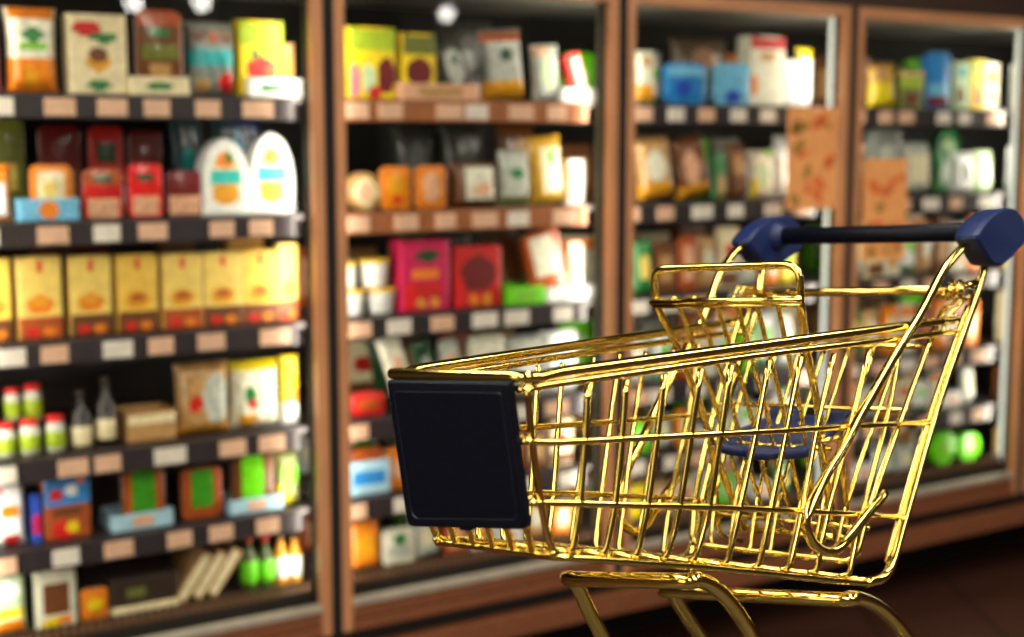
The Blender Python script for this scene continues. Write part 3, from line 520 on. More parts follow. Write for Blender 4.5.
    (2, 0, 'tray_pack', 1.243, 0.17, 0.125, 0.0, 0.14, 0, 'azure', [('e', 0.4, 0.4, 0.4, 0.4, 'blue'), ('r', 0.5, 0.8, 0.9, 0.2, 'skyblue')], 'light blue packet', 'f'),  # packet put in place of a shop-window reflection in the glass
    (2, 0, 'tray_pack', 1.428, 0.154, 0.128, 0.0, 0.14, 0, 'skyblue', [('e', 0.5, 0.2, 0.5, 0.3, 'blue')], 'sky blue packet', 'f'),  # blue stand-in for the rest of that window reflection
    (2, 0, 'pouch', 1.485, 0.25, 0.217, 0.0, 0.34, 0, 'taupe', [('e', 0.5, 0.7, 0.5, 0.3, 'peach')], 'taupe bag', 'b'),
    (2, 0, 'carton', 1.584, 0.155, 0.215, 0.0, 0.14, 0, 'offwhite', [('r', 0.5, 0.9, 1, 0.18, 'red'), ('e', 0.5, 0.72, 0.5, 0.15, 'tan'), ('e', 0.1, 0.3, 0.3, 0.3, 'orange')], 'white carton with red top', 'f'),
    (2, 0, 'pouch', 1.699, 0.069, 0.145, 0.0, 0.14, 0, 'white', [('e', 0.5, 0.5, 0.4, 0.3, 'skyblue')], 'white bag with blue mark', 'f'),
    (2, 0, 'pouch', 1.767, 0.07, 0.185, 0.0, 0.14, 0, 'white', [('r', 0.5, 0.9, 1, 0.2, 'yellow')], 'white bag with yellow top', 'f'),
    (2, 1, 'pouch', 1.144, 0.144, 0.184, 0.0, 0.14, -0.12, 'tan', [('e', 0.45, 0.55, 0.6, 0.5, 'offwhite'), ('r', 0.5, 0.15, 1, 0.25, 'amber')], 'tan bag with white label', 'f'),
    (2, 1, 'pouch', 1.298, 0.142, 0.184, 0.0, 0.14, -0.2, 'brown', [('e', 0.4, 0.5, 0.5, 0.6, 'peach'), ('r', 0.5, 0.12, 1, 0.2, 'amber')], 'brown bag with peach label', 'f'),
    (2, 1, 'pouch', 1.414, 0.065, 0.147, 0.0, 0.14, 0, 'green', [('e', 0.5, 0.3, 0.6, 0.5, 'tan')], 'green bag', 'f'),
    (2, 1, 'pouch', 1.483, 0.091, 0.169, 0.0, 0.14, -0.15, 'brown', [('e', 0.5, 0.6, 0.6, 0.4, 'tan')], 'brown bag', 'f'),
    (2, 1, 'pouch', 1.578, 0.114, 0.153, 0.0, 0.14, 0, 'offwhite', [('e', 0.5, 0.5, 0.6, 0.5, 'palegreen'), ('r', 0.2, 0.2, 0.3, 0.4, 'yellow'), ('e', 0.8, 0.95, 0.3, 0.15, 'brightgreen')], 'white bag with green tip', 'f'),
    (2, 1, 'pouch', 1.724, 0.162, 0.159, 0.0, 0.14, 0, 'white', [('e', 0.5, 0.4, 0.5, 0.4, 'palegrey')], 'white bag behind the poster', 'f'),
    (3, 0, 'pouch', 2.098, 0.123, 0.14, 0.0, 0.14, 0, 'gold', [('r', 0.5, 0.3, 1, 0.6, 'yellow'), ('e', 0.4, 0.8, 0.6, 0.3, 'tan')], 'golden yellow bag', 'f'),
    (3, 0, 'carton', 2.226, 0.121, 0.127, 0.0, 0.14, 0, 'olive', [('r', 0.5, 0.7, 1, 0.3, 'yellowgreen'), ('e', 0.5, 0.25, 0.6, 0.3, 'maroon'), ('r', 0.5, 0.92, 1, 0.12, 'peach')], 'olive carton with dark red picture', 'f'),
    (3, 0, 'tray_pack', 2.356, 0.125, 0.192, 0.0, 0.14, 0, 'azure', [('r', 0.5, 0.15, 0.9, 0.2, 'maroon'), ('r', 0.5, 0.35, 0.9, 0.2, 'skyblue')], 'light blue packet', 'f'),  # window reflection on the fourth door, put in as a blue packet
    (3, 0, 'carton', 2.477, 0.082, 0.161, 0.0, 0.14, 0, 'palegreen', [('e', 0.4, 0.3, 0.6, 0.4, 'brown'), ('r', 0.5, 0.8, 0.4, 0.2, 'teal')], 'pale green carton', 'f'),
    (3, 0, 'carton', 2.567, 0.079, 0.171, 0.0, 0.14, 0, 'yellow', [('e', 0.5, 0.3, 0.7, 0.5, 'orange'), ('e', 0.5, 0.2, 0.5, 0.3, 'red'), ('r', 0.5, 0.85, 1, 0.25, 'yellowgreen')], 'yellow carton with orange picture', 'f'),
    (3, 0, 'carton', 2.655, 0.075, 0.163, 0.0, 0.14, 0, 'offwhite', [('r', 0.5, 0.7, 0.7, 0.3, 'gold'), ('e', 0.5, 0.3, 0.5, 0.3, 'orange')], 'white carton with gold panel', 'f'),
    (3, 1, 'tray_pack', 2.115, 0.139, 0.231, 0.0, 0.14, 0, 'grey', [('e', 0.5, 0.6, 0.6, 0.3, 'palegrey')], 'grey packet', 'f'),
    (3, 1, 'pouch', 2.278, 0.154, 0.177, 0.0, 0.14, 0, 'palegrey', [('r', 0.5, 0.5, 0.7, 0.5, 'cream')], 'pale grey bag', 'f'),
    (3, 1, 'pouch', 2.409, 0.087, 0.15, 0.0, 0.14, 0, 'green', [('e', 0.5, 0.5, 0.5, 0.5, 'palegrey')], 'green and grey bag', 'f'),
    (3, 1, 'pouch', 2.532, 0.126, 0.142, 0.0, 0.14, 0, 'white', [('e', 0.5, 0.5, 0.4, 0.6, 'darkgrey')], 'white bag with dark stripe', 'f'),
    (3, 1, 'disc', 2.721, 0.132, 0.168, 0.06, 0.3, 0, 'green', [('e', 0.5, 0.5, 0.6, 0.6, 'palegreen')], 'round green pack', 'b'),
    (3, 1, 'pouch', 2.657, 0.102, 0.149, 0.0, 0.14, 0, 'palegreen', [('e', 0.5, 0.5, 0.6, 0.4, 'white')], 'pale green bag', 'f'),
    (3, 5, 'disc', 2.459, 0.117, 0.126, 0.0, 0.14, 0, 'brightgreen', [('e', 0.5, 0.5, 0.5, 0.5, 'lime')], 'round bright green pack', 'f'),
    (3, 5, 'disc', 2.594, 0.12, 0.103, 0.0, 0.14, 0, 'brightgreen', [('e', 0.5, 0.5, 0.5, 0.5, 'lime')], 'round bright green pack', 'f'),
]
ITEMS = [list(i) for i in ITEMS]
# packs seen only as blurred colour between the cart wires: lower shelves of the right-hand bays
FILL = [('pouch', 'tan', [('e', .5, .55, .6, .5, 'offwhite')], 'tan bag with white oval'),
        ('pouch', 'palegrey', [('e', .5, .5, .6, .5, 'cream')], 'pale grey bag with cream oval'),
        ('carton', 'offwhite', [('r', .5, .85, 1, .25, 'orange'), ('e', .5, .4, .6, .4, 'amber')], 'white carton with orange top'),
        ('carton', 'cream', [('e', .5, .6, .6, .3, 'red'), ('r', .5, .15, 1, .2, 'brown')], 'cream carton with red oval'),
        ('tray_pack', 'rust', [('r', .5, .5, .6, .6, 'peach')], 'rust packet with peach centre'),
        ('tray_pack', 'brightgreen', [('e', .5, .5, .6, .5, 'palegreen')], 'bright green packet'),
        ('pouch', 'white', [('e', .5, .6, .6, .3, 'brightgreen'), ('r', .5, .1, 1, .15, 'green')], 'white bag with green oval'),
        ('tray_pack', 'orange', [('e', .5, .5, .6, .6, 'cream')], 'orange packet with cream oval'),
        ('carton', 'brown', [('r', .5, .5, .7, .5, 'tan')], 'brown carton with tan panel'),
        ('pouch', 'green', [('e', .5, .5, .6, .5, 'paleyellow')], 'green bag with yellow oval'),
        ('lip_tray', 'white', [('r', .5, .5, .6, .5, 'peach')], 'low white tray with peach panel'),
        ('pouch', 'yellow', [('e', .5, .5, .6, .4, 'lime')], 'yellow bag with lime oval'),
        ('carton', 'maroon', [('e', .5, .6, .6, .3, 'orange')], 'maroon carton with orange oval')]
PREF = {(2, 2): [0, 9, 8, 4, 0, 3, 1, 7, 11], (2, 3): [3, 1, 6, 4, 2, 6, 5, 6, 1], (2, 4): [2, 5, 1, 7, 10, 1, 6, 2, 6], (2, 5): [9, 11, 0, 3, 6, 5, 1, 10, 9],
        (3, 2): [7, 1, 3, 2, 6, 0, 8, 2, 7], (3, 3): [1, 9, 0, 7, 2, 12, 7, 3, 7], (3, 4): [0, 2, 1, 7, 3, 6, 2, 10, 1], (3, 5): [4, 10, 6, 1],
        (1, 4): [2, 10, 1, 7, 8, 3], (1, 5): [1, 4, 2, 10, 0, 7]}
SPAN = {(1, 4): (.30, .84), (1, 5): (.30, .84), (3, 5): (1.9, 2.32)}
for (b, s), seq in PREF.items():
    a, e = SPAN.get((b, s), ((b-1)*.9+.07, b*.9-.08)); gap = SH[s-1]-SH[s] if s else .28
    n = len(seq); cw = (e-a)/n
    for k, q in enumerate(seq):
        ty, base, pat, look = FILL[q]
        h = (gap-.075)*rnd.uniform(.72, .98)
        if ty == 'lip_tray': h = .05
        ITEMS.append([b, s, ty, a+(k+.5)*cw, min(cw*.93, .135), h, 0, .14, rnd.choice((0, 0, -.08, .0, -.12)) if ty == 'pouch' else 0, base, pat, look, 'f'])
for s in range(6):   # sliver of the last bay
    for k in range(6):
        ty, base, pat, look = FILL[(s*5+k*4+1) % 13]
        gap = SH[s-1]-SH[s] if s else .28
        ITEMS.append([4, s, ty, 2.81+k*.115, .105, .05 if ty == 'lip_tray' else (gap-.075)*rnd.uniform(.75, .97), 0, .14, 0, base, pat, look, 'f'])
for b in (1, 2, 3):  # second rows deeper on the shelf
    for s in range(6):
        if b == 1 and s < 2: continue
        gap = SH[s-1]-SH[s] if s else .28
        for k in range(5):
            ty, base, pat, look = FILL[(b*7+s*3+k*5) % 9]
            if ty == 'lip_tray': continue
            if b == 1 and s == 3 and k == 0: continue
            ITEMS.append([b, s, ty, (b-1)*.9+.13+k*.155, .13, (gap-.08)*rnd.uniform(.8, .95), 0, .40, 0, base, pat, look, 'b'])
ITEMS.sort(key=lambda i: (i[0], i[1], i[12] == 'b', i[3]))
# neighbours on a shelf stand side by side: push overlaps apart toward the left
rows = {}
for it in ITEMS:
    b, w = it[0], it[4]
    it[5] = min(it[5], (SH[it[1]-1]-SH[it[1]]-.028-it[6]) if it[1] else .285)
    if it[8] and it[2] == 'pouch' and it[1]: it[5] = min(it[5], (SH[it[1]-1]-SH[it[1]]-.030-w*abs(math.sin(it[8])))/math.cos(it[8]))
    if it[2] not in ('lip_tray', 'leaning'):
        lo, hi = (b-1)*.9+.030+w/2, b*.9-.028-w/2; it[3] = min(max(it[3], lo), hi)
        if it[6] <= .036: rows.setdefault((b, it[1], it[12]), []).append(it)
for r in rows.values():
    r.sort(key=lambda i: i[3])
    for a, c in zip(r[-2::-1], r[:0:-1]):
        ov = (a[3]+a[4]*.455+a[5]*abs(math.sin(a[8]))*.3)-(c[3]-c[4]*.455)+.001
        if 0 < ov < .05: a[3] -= ov
count = {}; seen = {}
for it in ITEMS: seen[(it[0], it[1], it[11])] = seen.get((it[0], it[1], it[11]), 0)+1
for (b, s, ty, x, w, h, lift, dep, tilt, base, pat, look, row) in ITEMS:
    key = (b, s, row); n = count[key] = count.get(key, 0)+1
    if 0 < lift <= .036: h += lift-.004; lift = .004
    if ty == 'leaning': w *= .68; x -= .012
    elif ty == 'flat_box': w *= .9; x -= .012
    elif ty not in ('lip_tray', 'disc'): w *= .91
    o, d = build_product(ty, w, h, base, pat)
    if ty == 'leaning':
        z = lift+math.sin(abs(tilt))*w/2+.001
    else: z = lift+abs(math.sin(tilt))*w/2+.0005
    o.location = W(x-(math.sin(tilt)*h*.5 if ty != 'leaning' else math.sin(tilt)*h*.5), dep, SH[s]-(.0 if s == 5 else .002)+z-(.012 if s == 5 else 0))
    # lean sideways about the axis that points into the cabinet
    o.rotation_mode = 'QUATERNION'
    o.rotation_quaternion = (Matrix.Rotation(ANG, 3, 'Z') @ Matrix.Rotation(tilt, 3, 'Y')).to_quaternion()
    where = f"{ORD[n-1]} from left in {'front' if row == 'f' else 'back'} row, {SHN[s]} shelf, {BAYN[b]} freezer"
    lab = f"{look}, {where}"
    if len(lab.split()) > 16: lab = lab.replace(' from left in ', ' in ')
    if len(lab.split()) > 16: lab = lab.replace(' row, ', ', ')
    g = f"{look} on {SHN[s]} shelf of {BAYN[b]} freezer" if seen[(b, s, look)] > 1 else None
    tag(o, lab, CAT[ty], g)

# orange posters taped to the glass
def poster(s0, s1, z0, z1, label, seed):
    r = random.Random(seed); w = s1-s0; h = z1-z0
    bm = bmesh.new(); box(bm, 0, w, -.0015, 0, 0, h)
    ms = [mat('orange_paper', (255, 170, 100), rough=.6, var=.12, scale=18), mat('leaf_green_print', (176, 130, 50), rough=.6), mat('rust_print', (236, 116, 56), rough=.6)]
    for k in range(16):
        cx, cz = r.uniform(.12, .88)*w, r.uniform(.08, .92)*h; a = r.uniform(.008, .02); b_ = a*r.uniform(1.2, 2.2); th = r.uniform(0, PI); mi = 1 if k % 2 else 2
        vs = []
        for q in range(12):
            t = 2*PI*q/12; px, pz = a*math.cos(t)*(.5+.5*abs(math.cos(t))), b_*math.sin(t)
            vs.append(bm.verts.new((cx+px*math.cos(th)-pz*math.sin(th), -.0021, cz+px*math.sin(th)+pz*math.cos(th))))
        f = bm.faces.new(vs); f.material_index = mi
    for e in bm.verts: e.co.x = min(max(e.co.x, 0), w); e.co.z = min(max(e.co.z, 0), h)
    obj('poster', bm, ms, loc=W(s0, -.0005+.002, z0), rot=(0, 0, ANG), label=label, cat='poster', group='orange leaf posters on the freezer glass')
poster(1.530, 1.735, 1.387, 1.700, 'orange leaf-print poster on third freezer door, above the far handle grip', 3)
poster(1.862, 2.062, 1.215, 1.540, 'orange leaf-print poster on fourth freezer door, behind the cart handle bar', 5)

# ------------------------------------------------------------------ shopping cart (local x toward the handle, -y the side facing us)
CL = Vector((-.04894, 1.25959, 1.38526)); CR = (-.083756, -.00057, .905544)
cart = empty('shopping_cart', CL, CR, label='shiny gold wire shopping cart with navy handle grips and blank navy front panel', cat='shopping cart')
def MX(y): return lambda p: (p[0], -p[1], p[2])
def mir(pts): return [(p[0], -p[1], p[2]) for p in pts]
def hw(x, z): return .0693+.1124*x+.0148*z
RIM = [(0.0157,-0.0817,-0),(0.0424,-0.0841,0.001),(0.098,-0.0893,-0.0011),(0.1883,-0.0976,-0.0046),(0.361,-0.1136,-0.0113),(0.5687,-0.1328,-0.0198),(0.8147,-0.1556,-0.0294)]
RIM2 = [(0.0157,-0.081,-0.0081),(0.0422,-0.0835,-0.009),(0.0977,-0.0887,-0.0113),(0.1879,-0.0972,-0.0149),(0.3604,-0.1133,-0.0219),(0.5675,-0.1327,-0.0326),(0.8126,-0.1557,-0.0449)]
MID1 = [(-0.006,-0.0749,-0.0539),(0.0422,-0.0792,-0.0629),(0.186,-0.0938,-0.0817),(0.3554,-0.1111,-0.104),(0.7258,-0.1492,-0.1507)]
MID2 = [(0.0007,-0.0706,-0.1109),(0.0423,-0.0747,-0.1192),(0.1841,-0.0903,-0.1502),(0.3507,-0.1088,-0.1866),(0.6512,-0.1424,-0.2568)]
BOT = [(0.0333,-0.0696,-0.1675),(0.0959,-0.077,-0.1845),(0.1527,-0.0837,-0.2003),(0.2451,-0.0947,-0.2256),(0.3291,-0.1047,-0.2503),(0.44,-0.1179,-0.283),(0.542,-0.13,-0.3131),(0.586,-0.1352,-0.3224)]
POST = [(0.8959,-0.166,0.0362),(0.862,-0.1599,-0.0156),(0.8091,-0.156,-0.0693),(0.7708,-0.1531,-0.1086),(0.7246,-0.1492,-0.1607),(0.6512,-0.1424,-0.2568),(0.6179,-0.1389,-0.3028),(0.5955,-0.1363,-0.3185),(0.555,-0.1315,-0.3162)]
JHK = [(0.8238,-0.1709,0.0682),(0.7885,-0.1664,0.0539),(0.7494,-0.161,0.0314),(0.6925,-0.1533,-0.0159),(0.6283,-0.1475,-0.0564),(0.5411,-0.1391,-0.117),(0.5013,-0.1349,-0.1477),(0.4614,-0.1305,-0.1739),(0.4289,-0.1265,-0.2026),(0.4219,-0.1255,-0.2181),(0.4305,-0.1263,-0.2368),(0.4475,-0.1281,-0.2507),(0.4673,-0.1304,-0.2585),(0.4882,-0.1328,-0.2574),(0.5144,-0.1359,-0.2479),(0.5486,-0.1398,-0.2326),(0.5911,-0.1445,-0.2159)]
VERT = [[(0.0806,-0.0867,-0.016),(0.0761,-0.0827,-0.0666),(0.0689,-0.0777,-0.1244),(0.0608,-0.0739,-0.1605)],
[(0.1356,-0.0919,-0.0187),(0.1287,-0.0882,-0.0695),(0.1176,-0.0831,-0.134),(0.1058,-0.0791,-0.1722)],
[(0.194,-0.0975,-0.0216),(0.1831,-0.0938,-0.0743),(0.1659,-0.0884,-0.1436),(0.1516,-0.0845,-0.1842)],
[(0.2547,-0.1032,-0.0234),(0.2374,-0.0993,-0.081),(0.2153,-0.0938,-0.1554),(0.1967,-0.0897,-0.1962)],
[(0.3068,-0.1081,-0.0269),(0.288,-0.1045,-0.0869),(0.2623,-0.099,-0.1657),(0.2407,-0.0947,-0.21)],
[(0.3769,-0.1147,-0.0304),(0.3503,-0.1107,-0.0967),(0.3151,-0.1049,-0.1773),(0.2936,-0.1009,-0.225)],
[(0.4399,-0.1207,-0.0337),(0.4091,-0.1168,-0.1015),(0.3709,-0.1111,-0.1895),(0.3475,-0.1072,-0.2426)],
[(0.509,-0.1272,-0.0386),(0.469,-0.1228,-0.112),(0.4297,-0.1176,-0.2035),(0.4026,-0.1136,-0.2585)],
[(0.5873,-0.1346,-0.0432),(0.5414,-0.1302,-0.1197),(0.4816,-0.1234,-0.2163),(0.4568,-0.12,-0.2732)],
[(0.6615,-0.1416,-0.047),(0.6212,-0.1383,-0.1284),(0.5536,-0.1314,-0.232),(0.522,-0.1277,-0.2929)]]
FV0 = [(-0.0011,-0.0797,-0.004),(0.0056,-0.0759,-0.0559),(0.0175,-0.0722,-0.1143),(0.0294,-0.0702,-0.1536),(0.0372,-0.0703,-0.1656)]
def lerp_at(pl, x, i):
    for a, b in zip(pl, pl[1:]):
        if a[0] <= x <= b[0]: t = (x-a[0])/(b[0]-a[0]); return a[i]+t*(b[i]-a[i])
    return pl[-1][i] if x > pl[-1][0] else pl[0][i]
zb = lambda x: lerp_at(BOT, x, 2)
rw = .0033
# rim: two stacked tubes running down one side, across the front and back up the other
bm = bmesh.new()
def hoop(P, cx, cw, cz, sub=4):
    A = [tuple(p) for p in smooth_path(P[::-1], sub=sub)]
    f = [tuple(p) for p in fillet([A[-1], (cx, -cw, cz), (cx, cw, cz), mir(A[-1:])[0]], .011, seg=6)]
    return A[:-1]+f+mir(A[:-1])[::-1]
tube(bm, hoop(RIM, -.007, .0800, .0028), .0056)
obj('rim_tube', bm, M_gold, cart, smooth=True)
bm = bmesh.new()
tube(bm, hoop(RIM2, -.003, .0795, -.0085), .0040)
obj('lower_rim_rod', bm, M_gold, cart, smooth=True)
for sg in (1, -1):
    fx = (lambda p: p) if sg == 1 else mir
    bm = bmesh.new()
    tube(bm, smooth_path(fx(MID1), sub=3), .0036); tube(bm, smooth_path(fx(MID2), sub=3), .0036)
    for v in VERT:
        x, y, z = v[-1]; zf = zb(x)+.0065
        path = smooth_path(v, sub=3)
        dirv = (Vector(v[-1])-Vector(v[-2])).normalized()
        end = Vector((x-.004, y*.90, zf))
        c = Vector(v[-1])+dirv*max(.002, (v[-1][2]-zf)*.9)
        path += [(1-t)**2*Vector(v[-1])+2*t*(1-t)*c+t*t*end for t in (.2, .4, .6, .8, 1)]
        path = [tuple(p) for p in path]
        tube(bm, fx(path), rw)
    # small weld where the first upright meets the rim
    tube(bm, smooth_path(fx(FV0[:-1]+[(.0372,-.0700,-.1640),(.050,-.0700,-.1690)]), sub=4), rw)
    obj('side_grid', bm, M_gold, cart, smooth=True)
# base: cross wires lie on the lengthwise wires
bm = bmesh.new()
tube(bm, smooth_path(BOT, sub=2), .0036); tube(bm, smooth_path(mir(BOT), sub=2), .0036)
tube(bm, [(.586,-.134,-.3224), (.586,.134,-.3224)], .0036)
for v in VERT:
    x, y, z = v[-1]; zf = zb(x)+.0065
    tube(bm, [(x-.004, y*.92, zf), (x-.004, -y*.92, zf)], rw)
obj('base_grid', bm, M_gold, cart, smooth=True)
bm = bmesh.new()
for k in range(1, 6):
    q = -1+2*k/6
    p = [(-.001, q*.079, -.006), (.0056, q*.0755, -.0559), (.0175, q*.072, -.1143), (.0294, q*.0705, -.1536), (.0345, q*.0705, -.1655), (.048, q*.072, -.1715)]
    p += [(x, q*(.0656+.1188*x-.002), zb(x)-.0005) for x in (.10, .2, .3, .4, .5, .585)]
    tube(bm, smooth_path(p, sub=3), rw)
for z, x, y in ((-.0539, -.002, .0755), (-.1109, .009, .0712)):
    tube(bm, [(x, -y, z), (x, y, z)], .0034)
tube(bm, fillet([(.0304,-.0704,-.162), (.033,-.0704,-.1672), (.033,.0704,-.1672), (.0304,.0704,-.162)], .006), .003)
obj('front_grid', bm, M_gold, cart, smooth=True)
# rear uprights and the long hooked braces
for sg in (1, -1):
    fx = (lambda p: p) if sg == 1 else mir
    bm = bmesh.new(); tube(bm, smooth_path(fx([(.915,-.168,.060)]+POST), sub=4), .0056)
    tube(bm, smooth_path(fx([(p[0]-.010, p[1]+.004, p[2]-.001) for p in POST[1:-2]]), sub=4), .0034)
    obj('rear_post', bm, M_gold, cart, smooth=True)
    bm = bmesh.new(); tube(bm, smooth_path(fx([(.866,-.173,.079)]+JHK), sub=4), .0058)
    obj('hooked_brace', bm, M_gold, cart, smooth=True)
bm = bmesh.new(); tube(bm, [(.820,-.163,.008), (.820,.163,.008)], .0062)
obj('cross_bar', bm, M_gold, cart, smooth=True)
# rear flap hanging from the cross bar
gate = empty('rear_flap'); gate.parent = cart
bm = bmesh.new()
GP = [(.8308,.0175),(.7607,-.0444),(.6849,-.1297),(.6203,-.206),(.5899,-.249),(.572,-.287)]
def gx(z): return [a[0]+(z-a[1])/(b[1]-a[1])*(b[0]-a[0]) for a, b in zip(GP, GP[1:]) if b[1] <= z <= a[1]][0]
def gwid(z): return .150+(.0175-z)*(-.115)
side = [(x, -gwid(z), z) for x, z in GP[1:]]
tube(bm, fillet([(.795,-.148,-.012)]+side+[(.566,-.105,-.296),(.566,.105,-.296)]+mir(side)[::-1]+[(.795,.148,-.012)], .01), .0040)
obj('flap_frame', bm, M_gold, gate, smooth=True)
bm = bmesh.new()
for z in (-.058, -.130): tube(bm, [(gx(z), -gwid(z)-.004, z), (gx(z), gwid(z)+.004, z)], .0030)
tube(bm, [(.60,-.118,-.262), (.60,.118,-.262)], .003)
for k in range(1, 8):
    q = -1+k/4
    tube(bm, smooth_path([(x, q*gwid(z), z) for x, z in [(gx(-.056), -.056)]+GP[2:]]+[(.566, q*.105, -.296)], sub=2), .0028)
obj('flap_wires', bm, M_gold, gate, smooth=True)
for y0 in (-.152, .152):
    bm = bmesh.new()   # curled hinge loops around the cross bar
    s = 1 if y0 > 0 else -1
    for dy in (0, .010):
        c = []
        for k in range(22):
            t = -PI*.9+2*PI*k/16
            rr = .0115
            c.append((.820+rr*1.5*math.cos(t), y0-s*dy+s*.0007*k, .008+rr*math.sin(t)))
        c.append((.800, y0-s*dy, -.022)); c.append((.772, y0-s*dy-.002*s, -.045))
        tube(bm, smooth_path(c, sub=2), .0026, seg=8)
    tube(bm, [(.826, y0-.004*s, .009), (.860, y0+.014*s, .014)], .005, seg=10)
    obj('hinge_loop', bm, M_gold, gate, smooth=True)
# child seat
seat = empty('child_seat'); seat.parent = cart
SP = [(.490,.066,.099),(.492,.022,.097),(.519,-.033,.088),(.556,-.115,.081),(.580,-.190,.073),(.622,-.283,.064)]
bm = bmesh.new()
top = []
lo = smooth_path([(x, w, z) for x, z, w in SP[1:]], sub=5)
tube(bm, [(p.x, -p.y, p.z) for p in lo[::-1]]+fillet([(.492,-.097,.022), (.490,-.099,.066), (.490,.099,.066), (.492,.097,.022)], .024, seg=8)+lo[1:], .0048)
tube(bm, [(.486,-.101,.026), (.486,.101,.026)], .0044)
tube(bm, [(.488,-.099,.0200), (.488,.099,.0200)], .0026)
tube(bm, [(.622,-.074,-.283), (.622,.074,-.283)], .0042)
obj('backrest_frame', bm, M_gold, seat, smooth=True)
bm = bmesh.new()
for k in range(1, 7):
    q = -1+2*k/7
    tube(bm, smooth_path([(.486, q*.094, .030), (.493, q*.094, .024)]+[(x, q*w, z) for x, z, w in SP[2:]], sub=3), .0030)
obj('backrest_wires', bm, M_gold, seat, smooth=True)
bm = bmesh.new()
for s in (-1, 1):
    tube(bm, fillet([(.555,.085*s,-.150),(.590,.090*s,-.150),(.590,.090*s,-.165),(.604,.092*s,-.290),(.640,.080*s,-.305)], .008), .0035)
tube(bm, [(.575,-.085,-.162), (.575,.085,-.162)], .0035)
obj('seat_support', bm, M_gold, seat, smooth=True)
# moulded seat pad: flat pan with a raised back lip and a notched front
def seat_pad():
    bm = bmesh.new(); nx, ny = 16, 18; T = []; B = []
    for i in range(nx+1):
        u = i/nx; x = .556+u*.150
        tr = []; br = []
        for j in range(ny+1):
            v = -1+2*j/ny; wd = (.064 if u < .3 else .064-.010*math.sin((u-.3)/.7*PI/2))
            y = v*wd
            z = -.157+.013*u**2.2+.005*(abs(v)**4)+(.007 if (u > .82 and abs(v) > .35) else 0)-(.006*math.exp(-((u-.05)/.1)**2))
            xx = x-(.012 if abs(v) < .3 and u < .1 else 0)
            tr.append(bm.verts.new((xx, y, z))); br.append(bm.verts.new((xx, y*.97, z-.013+.003*u)))
        T.append(tr); B.append(br)
    for i in range(nx):
        for j in range(ny):
            bm.faces.new((T[i][j], T[i+1][j], T[i+1][j+1], T[i][j+1])); bm.faces.new((B[i][j], B[i][j+1], B[i+1][j+1], B[i+1][j]))
        for j in (0, ny): bm.faces.new((T[i][j], T[i+1][j], B[i+1][j], B[i][j]))
    for j in range(ny):
        for i in (0, nx): bm.faces.new((T[i][j], T[i][j+1], B[i][j+1], B[i][j]))
    return bm
obj('seat_pad', seat_pad(), M_navy, seat, smooth=True, label='navy blue plastic seat pad')
# handle: straight bar and two rounded blocks
bm = bmesh.new(); tube(bm, [(.900,-.168,.0785), (.930,.168,.0850)], .0125, seg=20)
hd = obj('handle_bar', bm, M_navyd, cart, smooth=True, label='dark navy handle bar')
GPRO = [(.8498,.0362),(.7896,.0747),(.8307,.0918),(.875,.1010),(.9069,.1055),(.9400,.1050),(.9615,.1006),(.9800,.0930),(.9921,.0828),(.9960,.0700),(.9933,.0579),(.9560,.0465),(.8945,.0317)]
def grip(s, dx, dz, sx):
    bm = bmesh.new(); out = fillet([(x, 0, z) for x, z in GPRO], .012, closed=True, seg=3)
    cx = sum(p.x for p in out)/len(out); cz = sum(p.z for p in out)/len(out)
    rings = []
    for y, sc in ((.158, .94), (.1605, .985), (.164, 1.), (.183, 1.), (.187, .985), (.190, .94)):
        rings.append([bm.verts.new((cx+dx+(p.x-cx)*sc*sx, s*y, cz+dz+(p.z-cz)*sc*1.04)) for p in out])
    n = len(out)
    for a, b in zip(rings, rings[1:]):
        for k in range(n): bm.faces.new((a[k], a[(k+1) % n], b[(k+1) % n], b[k]))
    bm.faces.new(rings[0]); bm.faces.new(rings[-1])
    # collar toward the bar
    cb = bmesh.new()
    lathe(bm, [(.0215, 0), (.0205, .006), (.0165, .014), (.0125, .0165)], seg=24, cx=5, cy=5)
    for v in bm.verts:
        if v.co.x > 3: x, y, z = v.co; v.co = Vector((.915+s*.014+(x-5), s*(.160-z), .0817+s*.0032+(y-5)))
    cb.free()
    o = obj('handle_grip', bm, M_navy, cart, label='navy blue rounded handle grip')
    for p in o.data.polygons: p.use_smooth = True
    md = o.modifiers.new('edge', 'EDGE_SPLIT'); md.split_angle = math.radians(32)
grip(-1, .004, .0025, .95); grip(1, .034, .008, .88)
# blank front advertising panel
bm = bmesh.new()
cor = [(-.0725, -.0002, -.016), (.0745, -.0020, -.016), (.0710, -.1430, -.006), (-.0740, -.1330, -.006)]  # y, z, x
def rr_out(inset, dx):
    P = [Vector((c[2]+dx, c[0]-(inset if c[0] > 0 else -inset), c[1]-(inset if c[1] > -.05 else -inset))) for c in cor]
    out = []
    for i, p in enumerate(P):
        r = .003 if i < 2 else .009
        a = (P[i-1]-p).normalized()*r; b = (P[(i+1) % 4]-p).normalized()*r
        for k in range(6):
            t = k/5; out.append((1-t)**2*(p+a)+2*t*(1-t)*p+t*t*(p+b))
    return out
loops = [rr_out(.003, .008), rr_out(0, .006), rr_out(0, .0), rr_out(.002, -.0022), rr_out(.0085, -.0024), rr_out(.0092, -.0014), rr_out(.0100, -.0024)]
R = [[bm.verts.new(p) for p in l] for l in loops]
for li, (a, b) in enumerate(zip(R, R[1:])):
    n = len(a)
    for k in range(n):
        f = bm.faces.new((a[k], a[(k+1) % n], b[(k+1) % n], b[k])); f.material_index = 1 if li in (4, 5) else 0
bm.faces.new(R[0]); bm.faces.new(R[-1])
box(bm, -.006, .002, -.006, .006, -.1405, -.136)
obj('front_panel', bm, [M_navyd, M_navyg], cart, label='blank dark navy front panel')
